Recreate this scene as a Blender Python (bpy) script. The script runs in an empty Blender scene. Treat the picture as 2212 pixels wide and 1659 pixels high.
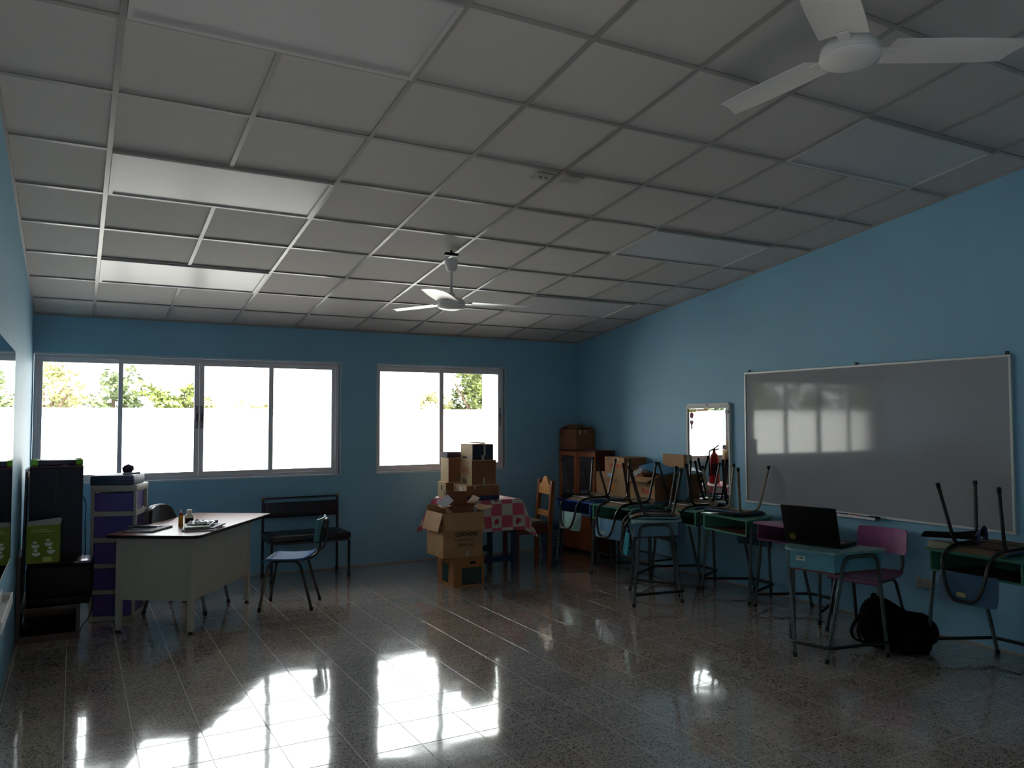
import bpy, bmesh, math, random
from mathutils import Vector, Matrix, Euler, noise
random.seed(7)
PI = math.pi
sc = bpy.context.scene
COL = sc.collection

# ------------------------------------------------------------------ camera
CX, CY, CZ = 0.3307, -1.0954, 1.5518
YAW, PITCH, ROLL, FPX = 0.5046, 0.0437, -0.0015, 1711.48
def cam_axes():
    fw = Vector((math.sin(YAW)*math.cos(PITCH), math.cos(YAW)*math.cos(PITCH), math.sin(PITCH)))
    r = Vector((math.cos(YAW), -math.sin(YAW), 0)); u = r.cross(fw)
    r2 = r*math.cos(ROLL) + u*math.sin(ROLL); u2 = -r*math.sin(ROLL) + u*math.cos(ROLL)
    return fw, r2, u2
FW, RT, UP = cam_axes()
cam = bpy.data.cameras.new('camera'); cam.lens = 36*FPX/2212; cam.sensor_width = 36
cam.clip_start = 0.05; cam.clip_end = 200
camo = bpy.data.objects.new('camera', cam); COL.objects.link(camo)
M = Matrix((RT, UP, -FW)).transposed().to_4x4(); M.translation = Vector((CX, CY, CZ))
camo.matrix_world = M
sc.camera = camo
def proj(X):
    d = Vector(X) - Vector((CX, CY, CZ)); z = d.dot(FW)
    if z < 0.05: return None
    return 1106 + FPX*d.dot(RT)/z, 829.5 - FPX*d.dot(UP)/z, z

# ------------------------------------------------------------------ world, sun, exposure
w = bpy.data.worlds.new('sky'); sc.world = w; w.use_nodes = True
bg = w.node_tree.nodes['Background']
bg.inputs[0].default_value = (0.97, 0.97, 1.0, 1); bg.inputs[1].default_value = 5.0
sun = bpy.data.lights.new('sun', 'SUN'); sun.energy = 14.0; sun.angle = 0.01; sun.color = (1, .95, .9)
suno = bpy.data.objects.new('sun', sun); COL.objects.link(suno)
suno.rotation_euler = Vector((0.25, 0.62, -0.80)).to_track_quat('-Z', 'Y').to_euler()
sc.view_settings.view_transform = 'Standard'; sc.view_settings.look = 'None'
sc.view_settings.gamma = 1.0; sc.view_settings.use_curve_mapping = False
sc.view_settings.exposure = 0.38
sc.cycles.max_bounces = 6; sc.cycles.diffuse_bounces = 4; sc.cycles.glossy_bounces = 3
sc.cycles.adaptive_threshold = 0.05; sc.cycles.transparent_max_bounces = 12; sc.cycles.sample_clamp_indirect = 12.0

# ------------------------------------------------------------------ materials
def lin(c): return tuple((x/12.92 if x <= .04045 else ((x+.055)/1.055)**2.4) for x in c)
def rgb(r, g, b): return lin((r/255, g/255, b/255))
MATS = {}
def mat(name, col, rough=.5, metal=0., spec=.5, var=0., vscale=6., bump=0., bscale=60., grain=False, stretch=(1, 1, 1)):
    if name in MATS: return MATS[name]
    m = bpy.data.materials.new(name); m.use_nodes = True
    nt = m.node_tree; b = nt.nodes['Principled BSDF']
    b.inputs['Base Color'].default_value = (*col, 1)
    b.inputs['Roughness'].default_value = rough
    b.inputs['Metallic'].default_value = metal
    b.inputs['Specular IOR Level'].default_value = spec
    if var or bump:
        tc = nt.nodes.new('ShaderNodeTexCoord'); mp = nt.nodes.new('ShaderNodeMapping')
        mp.inputs['Scale'].default_value = stretch
        nt.links.new(tc.outputs['Object'], mp.inputs['Vector'])
    if var:
        n = nt.nodes.new('ShaderNodeTexNoise'); n.inputs['Scale'].default_value = vscale; n.inputs['Detail'].default_value = 2
        nt.links.new(mp.outputs[0], n.inputs['Vector'])
        r = nt.nodes.new('ShaderNodeValToRGB')
        r.color_ramp.elements[0].position = .3; r.color_ramp.elements[1].position = .7
        r.color_ramp.elements[0].color = (*[c*(1-var) for c in col], 1)
        r.color_ramp.elements[1].color = (*[min(1, c*(1+var)) for c in col], 1)
        nt.links.new(n.outputs['Fac'], r.inputs[0]); nt.links.new(r.outputs[0], b.inputs['Base Color'])
    if bump:
        n2 = nt.nodes.new('ShaderNodeTexNoise'); n2.inputs['Scale'].default_value = bscale; n2.inputs['Detail'].default_value = 3
        nt.links.new(mp.outputs[0], n2.inputs['Vector'])
        bp = nt.nodes.new('ShaderNodeBump'); bp.inputs['Strength'].default_value = bump; bp.inputs['Distance'].default_value = .004
        nt.links.new(n2.outputs['Fac'], bp.inputs['Height']); nt.links.new(bp.outputs[0], b.inputs['Normal'])
    MATS[name] = m; return m

wall_m = mat('wall_paint_blue', rgb(136, 186, 212), .55, var=.04, vscale=1.5)
tile_c = mat('ceiling_tile_white', rgb(204, 198, 193), .85)
bar_m = mat('ceiling_bar_white', rgb(164, 160, 155), .28)
roof_m = mat('roof_concrete', rgb(120, 120, 118), .9)
alu_m = mat('window_aluminium', rgb(226, 222, 226), .42)
white_paint = mat('white_paint', rgb(238, 236, 232), .5)
grout_m = mat('grout_light', rgb(216, 208, 200), .6)
_gb = grout_m.node_tree.nodes['Principled BSDF']; _gb.inputs['Coat Weight'].default_value = .8; _gb.inputs['Coat Roughness'].default_value = .05; _gb.inputs['Coat IOR'].default_value = 1.52
trim_m = mat('skirting_grout', rgb(168, 160, 146), .7)
def glass_mat():
    m = bpy.data.materials.new('window_glass'); m.use_nodes = True; nt = m.node_tree; nt.nodes.clear()
    o = nt.nodes.new('ShaderNodeOutputMaterial'); mx = nt.nodes.new('ShaderNodeMixShader')
    t = nt.nodes.new('ShaderNodeBsdfTransparent'); t.inputs[0].default_value = (.94, .97, .96, 1)
    g = nt.nodes.new('ShaderNodeBsdfGlossy'); g.inputs['Roughness'].default_value = 0.01
    f = nt.nodes.new('ShaderNodeFresnel'); f.inputs[0].default_value = 1.25
    nt.links.new(f.outputs[0], mx.inputs[0]); nt.links.new(t.outputs[0], mx.inputs[1]); nt.links.new(g.outputs[0], mx.inputs[2])
    nt.links.new(mx.outputs[0], o.inputs[0]); return m
glass_m = glass_mat()
mirror_m = mat('mirror_silver', (.86, .89, .88), .012, 1.0)

def terrazzo():
    m = bpy.data.materials.new('terrazzo_tile'); m.use_nodes = True; nt = m.node_tree; b = nt.nodes['Principled BSDF']
    L = nt.links.new
    geo = nt.nodes.new('ShaderNodeNewGeometry')
    v = nt.nodes.new('ShaderNodeTexVoronoi'); v.inputs['Scale'].default_value = 150; L(geo.outputs['Position'], v.inputs['Vector'])
    r1 = nt.nodes.new('ShaderNodeValToRGB'); e = r1.color_ramp
    e.interpolation = 'CONSTANT'
    e.elements[0].position = 0; e.elements[0].color = (*rgb(96, 88, 84), 1)
    e.elements[1].position = .10; e.elements[1].color = (*rgb(188, 170, 157), 1)
    for pos, c in ((.34, rgb(210, 192, 177)), (.62, rgb(196, 179, 166)), (.80, rgb(226, 209, 195)), (.94, rgb(156, 142, 134))):
        x = e.elements.new(pos); x.color = (*c, 1)
    sp = nt.nodes.new('ShaderNodeSeparateColor'); L(v.outputs['Color'], sp.inputs[0]); L(sp.outputs[0], r1.inputs[0])
    n = nt.nodes.new('ShaderNodeTexNoise'); n.inputs['Scale'].default_value = 320; n.inputs['Detail'].default_value = 2; L(geo.outputs['Position'], n.inputs['Vector'])
    mx = nt.nodes.new('ShaderNodeMix'); mx.data_type = 'RGBA'; mx.blend_type = 'MULTIPLY'; mx.inputs[0].default_value = .55
    L(r1.outputs[0], mx.inputs[6])
    r2 = nt.nodes.new('ShaderNodeValToRGB'); r2.color_ramp.elements[0].position = .36; r2.color_ramp.elements[1].position = .56
    r2.color_ramp.elements[0].color = (.45, .43, .43, 1); L(n.outputs['Fac'], r2.inputs[0]); L(r2.outputs[0], mx.inputs[7])
    oi = nt.nodes.new('ShaderNodeObjectInfo'); mr = nt.nodes.new('ShaderNodeMapRange')
    mr.inputs['To Min'].default_value = .78; mr.inputs['To Max'].default_value = .92; L(oi.outputs['Random'], mr.inputs['Value'])
    hs = nt.nodes.new('ShaderNodeHueSaturation'); L(mr.outputs[0], hs.inputs['Value']); L(mx.outputs[2], hs.inputs['Color'])
    L(hs.outputs[0], b.inputs['Base Color'])
    b.inputs['Roughness'].default_value = .12; b.inputs['Specular IOR Level'].default_value = .5
    b.inputs['Coat Weight'].default_value = 1.0; b.inputs['Coat Roughness'].default_value = .05; b.inputs['Coat IOR'].default_value = 1.52
    # the polished slabs are very slightly uneven
    n3 = nt.nodes.new('ShaderNodeTexNoise'); n3.inputs['Scale'].default_value = 3.2; n3.inputs['Detail'].default_value = 1; L(geo.outputs['Position'], n3.inputs['Vector'])
    bp = nt.nodes.new('ShaderNodeBump'); bp.inputs['Strength'].default_value = .10; bp.inputs['Distance'].default_value = .02
    L(n3.outputs['Fac'], bp.inputs['Height']); L(bp.outputs[0], b.inputs['Normal']); L(bp.outputs[0], b.inputs['Coat Normal'])
    return m
terr_m = terrazzo()

# ------------------------------------------------------------------ geometry helpers
def mkobj(name, bm, m, parent=None, smooth=False, loc=None, rot=None):
    me = bpy.data.meshes.new(name)
    bmesh.ops.recalc_face_normals(bm, faces=bm.faces[:])
    bm.to_mesh(me); bm.free()
    ms = m if isinstance(m, (list, tuple)) else [m]
    for x in ms: me.materials.append(x)
    if smooth:
        for p in me.polygons: p.use_smooth = True
        try: me.set_sharp_from_angle(angle=math.radians(38))
        except Exception: pass
    o = bpy.data.objects.new(name, me); COL.objects.link(o)
    if parent: o.parent = parent
    if loc: o.location = loc
    if rot: o.rotation_euler = rot
    return o
def tag(o, label, cat, group=None):
    o['label'] = label; o['category'] = cat
    if group: o['group'] = group
    return o
def thing(name, label, cat, loc=(0, 0, 0), rot=(0, 0, 0), group=None):
    o = bpy.data.objects.new(name, None); COL.objects.link(o); o.empty_display_size = .1
    o.location = loc; o.rotation_euler = rot if isinstance(rot, (tuple, list)) else (0, 0, rot)
    return tag(o, label, cat, group)
def struct(o):
    o['kind'] = 'structure'; return o
def B(): return bmesh.new()
def box(bm, lo, hi, mtx=None, mi=0):
    x0, y0, z0 = lo; x1, y1, z1 = hi
    vs = [Vector(v) for v in ((x0,y0,z0),(x1,y0,z0),(x1,y1,z0),(x0,y1,z0),(x0,y0,z1),(x1,y0,z1),(x1,y1,z1),(x0,y1,z1))]
    if mtx: vs = [mtx @ v for v in vs]
    v = [bm.verts.new(q) for q in vs]
    fs = []
    for f in ((0,3,2,1),(4,5,6,7),(0,1,5,4),(1,2,6,5),(2,3,7,6),(3,0,4,7)):
        fc = bm.faces.new([v[i] for i in f]); fc.material_index = mi; fs.append(fc)
    return fs
def bevbox(bm, lo, hi, r, seg=2, mtx=None):
    t = bmesh.new(); box(t, lo, hi)
    bmesh.ops.bevel(t, geom=t.edges[:]+t.verts[:], offset=r, segments=seg, profile=.5, affect='EDGES')
    if mtx: bmesh.ops.transform(t, matrix=mtx, verts=t.verts[:])
    merge(bm, t)
def merge(bm, t):
    mp = {}
    for v in t.verts: mp[v] = bm.verts.new(v.co)
    for f in t.faces:
        try: nf = bm.faces.new([mp[v] for v in f.verts]); nf.material_index = f.material_index
        except ValueError: pass
    t.free()
def rounded(pts, r, n=5):
    pts = [Vector(p) for p in pts]; out = [pts[0]]
    for i in range(1, len(pts)-1):
        a, b, c = pts[i-1], pts[i], pts[i+1]
        d1 = (a-b); d2 = (c-b); rr = min(r, d1.length*.48, d2.length*.48)
        p1 = b + d1.normalized()*rr; p2 = b + d2.normalized()*rr
        for k in range(n+1):
            t = k/n; out.append(p1*(1-t)**2 + b*2*t*(1-t) + p2*t*t)
    out.append(pts[-1]); return out
def tube(bm, pts, r, seg=8, closed=False, cap=True, round_r=0., n=5, flat=1.0):
    pts = rounded(pts, round_r, n) if round_r else [Vector(p) for p in pts]
    N = len(pts); rings = []
    prev = None
    for i, p in enumerate(pts):
        if closed: d = pts[(i+1) % N] - pts[i-1]
        elif i == 0: d = pts[1]-pts[0]
        elif i == N-1: d = pts[-1]-pts[-2]
        else: d = pts[i+1]-pts[i-1]
        d.normalize()
        if prev is None:
            ref = Vector((0,0,1)) if abs(d.z) < .9 else Vector((1,0,0))
            a = d.cross(ref).normalized()
        else:
            a = (prev - d*prev.dot(d)).normalized()
        prev = a; b = d.cross(a)
        rr = r[i] if isinstance(r, (list, tuple)) else r
        rings.append([bm.verts.new(p + (a*math.cos(2*PI*k/seg) + b*math.sin(2*PI*k/seg)*flat)*rr) for k in range(seg)])
    for i in range(N if closed else N-1):
        A, C = rings[i], rings[(i+1) % N]
        for k in range(seg): bm.faces.new((A[k], A[(k+1) % seg], C[(k+1) % seg], C[k]))
    if cap and not closed:
        bm.faces.new(rings[0][::-1]); bm.faces.new(rings[-1])
def lathe(bm, prof, seg=24, mtx=None):
    rings = []
    for (r, z) in prof:
        if r < 1e-5: rings.append([bm.verts.new((0, 0, z))])
        else: rings.append([bm.verts.new((r*math.cos(2*PI*k/seg), r*math.sin(2*PI*k/seg), z)) for k in range(seg)])
    new = [v for R in rings for v in R]
    for A, C in zip(rings, rings[1:]):
        if len(A) == 1 and len(C) == 1: continue
        for k in range(seg):
            k2 = (k+1) % seg
            if len(A) == 1: bm.faces.new((A[0], C[k2], C[k]))
            elif len(C) == 1: bm.faces.new((A[k], A[k2], C[0]))
            else: bm.faces.new((A[k], A[k2], C[k2], C[k]))
    if mtx: bmesh.ops.transform(bm, matrix=mtx, verts=new)
def prism(bm, poly, z0, z1, mtx=None):
    a = [bm.verts.new((x, y, z0)) for x, y in poly]; b = [bm.verts.new((x, y, z1)) for x, y in poly]
    n = len(poly); bm.faces.new(a[::-1]); bm.faces.new(b)
    for i in range(n): bm.faces.new((a[i], a[(i+1) % n], b[(i+1) % n], b[i]))
    if mtx: bmesh.ops.transform(bm, matrix=mtx, verts=a+b)
def roundpoly(pts, r, n=4):
    N = len(pts); out = []
    for i in range(N):
        rr = r[i] if isinstance(r, (list, tuple)) else r
        a, b, c = Vector(pts[i-1]), Vector(pts[i]), Vector(pts[(i+1) % N])
        if rr <= 0: out.append((b.x, b.y)); continue
        p1 = b + (a-b).normalized()*rr; p2 = b + (c-b).normalized()*rr
        for k in range(n+1):
            t = k/n; q = p1*(1-t)**2 + b*2*t*(1-t) + p2*t*t; out.append((q.x, q.y))
    return out
def grid_sheet(bm, nx, ny, fn, thick=0.):
    """a curved sheet: fn(u,v) -> Vector, u,v in 0..1; optional thickness along its normal"""
    P = [[fn(i/nx, j/ny) for i in range(nx+1)] for j in range(ny+1)]
    top = [[bm.verts.new(P[j][i]) for i in range(nx+1)] for j in range(ny+1)]
    for j in range(ny):
        for i in range(nx): bm.faces.new((top[j][i], top[j][i+1], top[j+1][i+1], top[j+1][i]))
    if thick:
        def nrm(i, j):
            du = P[j][min(i+1, nx)] - P[j][max(i-1, 0)]; dv = P[min(j+1, ny)][i] - P[max(j-1, 0)][i]
            return du.cross(dv).normalized()
        bot = [[bm.verts.new(P[j][i] - nrm(i, j)*thick) for i in range(nx+1)] for j in range(ny+1)]
        for j in range(ny):
            for i in range(nx):
                f = bm.faces.new((bot[j][i], bot[j+1][i], bot[j+1][i+1], bot[j][i+1])); f.material_index = 1
        for i in range(nx):
            bm.faces.new((top[0][i], bot[0][i], bot[0][i+1], top[0][i+1])); bm.faces.new((top[ny][i+1], bot[ny][i+1], bot[ny][i], top[ny][i]))
        for j in range(ny):
            bm.faces.new((top[j+1][0], bot[j+1][0], bot[j][0], top[j][0])); bm.faces.new((top[j][nx], bot[j][nx], bot[j+1][nx], top[j+1][nx]))
def text_part(name, s, size, m, parent, loc, rot, extrude=.0004, align='CENTER', shear=0., bold=0.):
    cu = bpy.data.curves.new(name, 'FONT'); cu.body = s; cu.size = size; cu.align_x = align; cu.align_y = 'CENTER'
    cu.extrude = extrude; cu.shear = shear; cu.offset = bold; cu.resolution_u = 3
    t = bpy.data.objects.new(name, cu); COL.objects.link(t)
    bpy.context.view_layer.update()
    me = bpy.data.meshes.new_from_object(t); bpy.data.objects.remove(t); bpy.data.curves.remove(cu)
    me.materials.clear(); me.materials.append(m)
    o = bpy.data.objects.new(name, me); COL.objects.link(o); o.parent = parent; o.location = loc; o.rotation_euler = rot
    return o
def copy_tree(o, parent=None):
    c = o.copy(); COL.objects.link(c); c.parent = parent
    for ch in [k for k in o.children]: copy_tree(ch, c)
    return c
def R(d): return math.radians(d)

# ------------------------------------------------------------------ room shell
W, D, YF = 5.7795, 7.0773, -1.30
ZB, SL = 2.4895, 0.1355
TH = math.atan(SL); CT, ST = math.cos(TH), math.sin(TH)
def zc(y): return ZB + SL*(D-y)
WB, WT = 0.974, 2.139
w1a, w1b, w2a, w2b = 0.006, 2.7766, 3.189, 4.7434
def wall_poly(name, pts, thick_vec, m):
    bm = B(); a = [bm.verts.new(p) for p in pts]; b = [bm.verts.new(Vector(p)+Vector(thick_vec)) for p in pts]
    n = len(pts); bm.faces.new(a); bm.faces.new(b[::-1])
    for i in range(n): bm.faces.new((a[i], b[i], b[(i+1) % n], a[(i+1) % n]))
    return struct(mkobj(name, bm, m))
HB = zc(D) + .02
bm = B(); T = .16
for lo, hi in (((-.2, D, -.25), (W+.2, D+T, WB)), ((-.2, D, WT), (W+.2, D+T, HB)),
               ((-.2, D, WB), (w1a, D+T, WT)), ((w1b, D, WB), (w2a, D+T, WT)), ((w2b, D, WB), (W+.2, D+T, WT))): box(bm, lo, hi)
struct(mkobj('wall_back', bm, wall_m))
wall_poly('wall_left', [(0, D, -.25), (0, YF, -.25), (0, YF, zc(YF)+.02), (0, D, HB)], (-.2, 0, 0), wall_m)
wall_poly('wall_right', [(W, D, -.25), (W, D, HB), (W, YF, zc(YF)+.02), (W, YF, -.25)], (.2, 0, 0), wall_m)
# front wall behind the camera, with the open doorway the picture was taken from
bm = B(); ztop = zc(YF)+.02; DX0, DX1, DZ = .04, .90, 2.10
for lo, hi in (((-.2, YF-.16, -.25), (DX0, YF, ztop)), ((DX1, YF-.16, -.25), (W+.2, YF, ztop)), ((DX0, YF-.16, DZ), (DX1, YF, ztop)), ((DX0, YF-.16, -.25), (DX1, YF, -.002))): box(bm, lo, hi)
struct(mkobj('wall_front', bm, wall_m))
bm = B()
for lo, hi in (((DX0, YF-.13, 0), (DX0+.03, YF-.03, DZ)), ((DX1-.03, YF-.13, 0), (DX1, YF-.03, DZ)), ((DX0+.03, YF-.13, DZ-.03), (DX1-.03, YF-.03, DZ))): box(bm, lo, hi)
struct(mkobj('door_1', bm, alu_m))
for nm, lo, hi in (('trim_1', (0, D-.006, 0), (W, D, .012)), ('trim_2', (W-.006, YF, 0), (W, D-.006, .012)), ('trim_3', (0, YF, 0), (.006, D-.006, .012))):
    bm = B(); box(bm, lo, hi); struct(mkobj(nm, bm, trim_m))

# floor with single tiles
bm = B(); box(bm, (0, YF, -.10), (W, D, -.0012)); floor = struct(mkobj('floor', bm, grout_m))
FX, FY, FT, GAP = 3.3093, 3.3856, 0.2992, .0042
tiles = []
i0 = math.floor((0-FX)/FT); i1 = math.ceil((W-FX)/FT); j0 = math.floor((YF-FY)/FT); j1 = math.ceil((D-FY)/FT)
for i in range(i0, i1):
    for j in range(j0, j1):
        xa, xb = max(0, FX+i*FT), min(W, FX+(i+1)*FT); ya, yb = max(YF, FY+j*FT), min(D, FY+(j+1)*FT)
        if xb-xa < .012 or yb-ya < .012: continue
        tiles.append((xa, xb, ya, yb))
def vis(t):
    c = proj(((t[0]+t[1])/2, (t[2]+t[3])/2, 0))
    if c is None or not (-60 < c[0] < 2272 and 0 < c[1] < 1720): return -1
    return 1/c[2]
tiles.sort(key=vis, reverse=True)
bm = B()
def tile_mesh(bm, h, top, ch=.0006):
    x = h; a = [(-x,-x),(x,-x),(x,x),(-x,x)]; b = [(-x+ch,-x+ch),(x-ch,-x+ch),(x-ch,x-ch),(-x+ch,x-ch)]
    lo = [bm.verts.new((p[0], p[1], -.004)) for p in a]; mid = [bm.verts.new((p[0], p[1], top-ch)) for p in a]; hi = [bm.verts.new((p[0], p[1], top)) for p in b]
    bm.faces.new(hi)
    for k in range(4):
        q = (k+1) % 4
        bm.faces.new((lo[k], lo[q], mid[q], mid[k])); bm.faces.new((mid[k], mid[q], hi[q], hi[k]))
tile_mesh(bm, .5*(FT-GAP), 0.0)
proto = mkobj('floor_tile', bm, terr_m, floor)
tme = proto.data; bpy.data.objects.remove(proto)
for t in tiles[:300]:
    o = bpy.data.objects.new('floor_tile', tme); COL.objects.link(o); o.parent = floor
    o.location = ((t[0]+t[1])/2, (t[2]+t[3])/2, 0)
    o.scale = ((t[1]-t[0]-GAP)/(FT-GAP), (t[3]-t[2]-GAP)/(FT-GAP), 1)
bm = B()
for t in tiles[300:]: box(bm, (t[0]+GAP/2, t[2]+GAP/2, -.004), (t[1]-GAP/2, t[3]-GAP/2, 0))
o = mkobj('floor_tiles', bm, terr_m, floor); o['kind'] = 'stuff'

# ceiling: roof slab, lay-in tiles, bars, recessed lights
SLEN = (D-YF)/CT
bm = B(); box(bm, (-.2, -SLEN-2.4, .10), (W+.2, .75, .28)); ceiling = struct(mkobj('ceiling', bm, roof_m, loc=(0, D, ZB), rot=(-TH, 0, 0)))  # slab overshoots the front wall, an unseen overhang added to shade the doorway
CXO, CT0, CP = .4671, .5254/CT, .61
cols = [0.0] + [CXO+CP*k for k in range(9)] + [W]
rows = [0.0] + [CT0+CP*k for k in range(int((SLEN-CT0)/CP)+1)] + [SLEN]
LIGHTS = {(c, r) for c in (1, 7) for r in (2, 5, 8, 11)}
cover = {(c+d, r) for (c, r) in LIGHTS for d in (0, 1)}
bm = B(); e = .297
a = [bm.verts.new((sx*e, sy*e, 0)) for sx, sy in ((-1,-1),(1,-1),(1,1),(-1,1))]
b_ = [bm.verts.new((sx*e, sy*e, .015)) for sx, sy in ((-1,-1),(1,-1),(1,1),(-1,1))]
bm.faces.new(a); bm.faces.new(b_)
for k in range(4): bm.faces.new((a[k], a[(k+1) % 4], b_[(k+1) % 4], b_[k]))
p_ = mkobj('ceiling_tile', bm, tile_c); ctm = p_.data; bpy.data.objects.remove(p_)
for c in range(len(cols)-1):
    for r in range(len(rows)-1):
        if (c, r) in cover: continue
        x0, x1, s0, s1 = cols[c], cols[c+1], rows[r], rows[r+1]
        o = bpy.data.objects.new('ceiling_tile', ctm); COL.objects.link(o); o.parent = ceiling
        o.location = ((x0+x1)/2, -(s0+s1)/2, .008 + random.uniform(-.0008, .0008))
        o.scale = ((x1-x0-.016)/.594, (s1-s0-.016)/.594, 1)
def tbar(bm, lo, hi):
    box(bm, lo, hi)
for k, x in enumerate(cols[1:-1]):
    # the long bars; the bar under the middle of each light stops at the light
    segs = [(0, SLEN)]
    if k in (1, 7):
        segs = []; s = 0
        for (c, r) in sorted(LIGHTS, key=lambda q: q[1]):
            if c == k: segs.append((s, rows[r])); s = rows[r+1]
        segs.append((s, SLEN))
    for s0, s1 in segs:
        if s1-s0 < .02: continue
        bm = B(); tbar(bm, (x-.0125, -s1+.002, -.002), (x+.0125, -s0-.002, .006)); mkobj('ceiling_bar', bm, bar_m, ceiling)
for r, s in enumerate(rows[1:-1]):
    bm = B(); tbar(bm, (.012, -s-.0125, -.0012), (W-.012, -s+.0125, .005)); mkobj('ceiling_cross_bar', bm, bar_m, ceiling)
for lo, hi in (((0, -SLEN, -.010), (.014, 0, .006)), ((W-.014, -SLEN, -.010), (W, 0, .006)), ((.014, -.014, -.010), (W-.014, 0, .006))):
    bm = B(); box(bm, lo, hi); mkobj('ceiling_edge_angle', bm, bar_m, ceiling)
frame_w = mat('light_frame_white', rgb(206, 202, 198), .3)
diff_m = mat('light_diffuser', rgb(208, 203, 201), .32, spec=.7)
def ceil_pt(x, s, h):
    return (x, D - s*CT + h*ST, ZB + s*ST + h*CT)
names = {2: 'nearest the window wall', 5: 'second from the window wall', 8: 'third from the window wall', 11: 'fourth from the window wall', 14: 'fifth from the window wall'}
for (c, r) in sorted(LIGHTS):
    if r > 11: continue
    x0, x1, s0, s1 = cols[c], cols[c+2], rows[r], rows[r+1]
    side = 'above the teacher desk side' if c == 1 else 'along the whiteboard wall'
    t = thing('ceiling_light', f'unlit recessed ceiling light panel {side}, {names[r]}', 'ceiling light', ceil_pt((x0+x1)/2, (s0+s1)/2, 0), (-TH, 0, 0), 'recessed ceiling lights')
    hx, hy = (x1-x0)/2-.014, (s1-s0)/2-.014
    bm = B(); fw_ = .022
    for lo, hi in (((-hx, -hy, -.012), (hx, -hy+fw_, .03)), ((-hx, hy-fw_, -.012), (hx, hy, .03)), ((-hx, -hy+fw_, -.012), (-hx+fw_, hy-fw_, .03)), ((hx-fw_, -hy+fw_, -.012), (hx, hy-fw_, .03))): box(bm, lo, hi)
    mkobj('frame', bm, frame_w, t)
    bm = B(); box(bm, (-hx+fw_, -hy+fw_, -.004), (hx-fw_, hy-fw_, .002)); mkobj('diffuser', bm, diff_m, t)
    bm = B(); box(bm, (-hx, -hy, .03), (hx, hy, .095)); mkobj('housing', bm, bar_m, t)

# windows
latch_m = mat('latch_dark', rgb(70, 60, 66), .4, .3)
def window(name, xa, xb, stiles, latches):
    yf0, yf1 = D+.03, D+.10
    bm = B(); o_ = .036
    for lo, hi in (((xa+.004, yf0, WB+.004), (xb-.004, yf1, WB+o_)), ((xa+.004, yf0, WT-o_), (xb-.004, yf1, WT-.004)),
                   ((xa+.004, yf0, WB+o_), (xa+o_, yf1, WT-o_)), ((xb-o_, yf0, WB+o_), (xb-.004, yf1, WT-o_))): bevbox(bm, lo, hi, .003, 1)
    f = struct(mkobj(name, bm, alu_m))
    for k, (p, q) in enumerate(zip(stiles[:-1], stiles[1:])):
        a, b = p[1], q[0]          # clear glass from a to b
        yo = yf0+.008 if k in latches.get('front', ()) else yf0+.034
        la, lb = p[0], q[1]
        z0, z1 = WB+o_, WT-o_; rw = .034
        bm = B()
        box(bm, (la, yo, z0), (a, yo+.022, z1)); box(bm, (b, yo, z0), (lb, yo+.022, z1))
        box(bm, (a, yo, z0), (b, yo+.022, z0+rw)); box(bm, (a, yo, z1-rw), (b, yo+.022, z1))
        s = mkobj('sash', bm, alu_m, f)
        bm = B(); box(bm, (a-.004, yo+.009, z0+rw-.004), (b+.004, yo+.013, z1-rw+.004)); mkobj('pane', bm, glass_m, s)
    for x, yy in latches['pos']:
        bm = B(); bevbox(bm, (x-.014, yy-.010, 1.46), (x+.014, yy, 1.68), .004, 1); l = mkobj('latch', bm, mat('latch_plate', rgb(150, 144, 150), .4, .4), f)
        bm = B(); bevbox(bm, (x-.007, yy-.020, 1.53), (x+.007, yy-.010, 1.61), .003, 1); mkobj('latch_lever', bm, latch_m, l)
    return f
win1 = window('window_1', w1a, w1b, [(.042, .077), (.686, .724), (1.348, 1.392)], {'front': (1,), 'pos': [(1.372, D+.038)]})
# second pair of sashes of the wide window belongs to the same frame
for k, (a0, a, b, b0, yo) in enumerate(((1.394, 1.437, 2.054, 2.098, D+.038), (2.054, 2.098, 2.706, 2.742, D+.064))):
    bm = B(); z0, z1, rw = WB+.036, WT-.036, .034
    box(bm, (a0, yo, z0), (a, yo+.022, z1)); box(bm, (b, yo, z0), (b0, yo+.022, z1)); box(bm, (a, yo, z0), (b, yo+.022, z0+rw)); box(bm, (a, yo, z1-rw), (b, yo+.022, z1))
    s = mkobj('sash', bm, alu_m, win1)
    bm = B(); box(bm, (a-.004, yo+.009, z0+rw-.004), (b+.004, yo+.013, z1-rw+.004)); mkobj('pane', bm, glass_m, s)
bm = B(); bevbox(bm, (1.402, D+.028, 1.46), (1.430, D+.038, 1.68), .004, 1); l = mkobj('latch', bm, mat('latch_plate', rgb(150, 144, 150), .4, .4), win1)
bm = B(); bevbox(bm, (1.409, D+.018, 1.53), (1.423, D+.028, 1.61), .003, 1); mkobj('latch_lever', bm, latch_m, l)
win2 = window('window_2', w2a, w2b, [(3.222, 3.240), (3.935, 3.981), (4.679, 4.712)], {'front': (1,), 'pos': [(4.696, D+.038)]})
# thin painted bead round the openings
bead_m = mat('reveal_bead', rgb(196, 214, 222), .5)
for k, (xa, xb) in enumerate(((w1a, w1b), (w2a, w2b))):
    bm = B(); q = .012
    for lo, hi in (((xa, D-.004, WB-q), (xb+q, D+.02, WB)), ((xa, D-.004, WT), (xb+q, D+.02, WT+q)), ((xb, D-.004, WB), (xb+q, D+.02, WT))): box(bm, lo, hi)
    if k: box(bm, (xa-q, D-.004, WB-q), (xa, D+.02, WT+q))
    struct(mkobj(f'trim_{4+k}', bm, bead_m))
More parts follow.
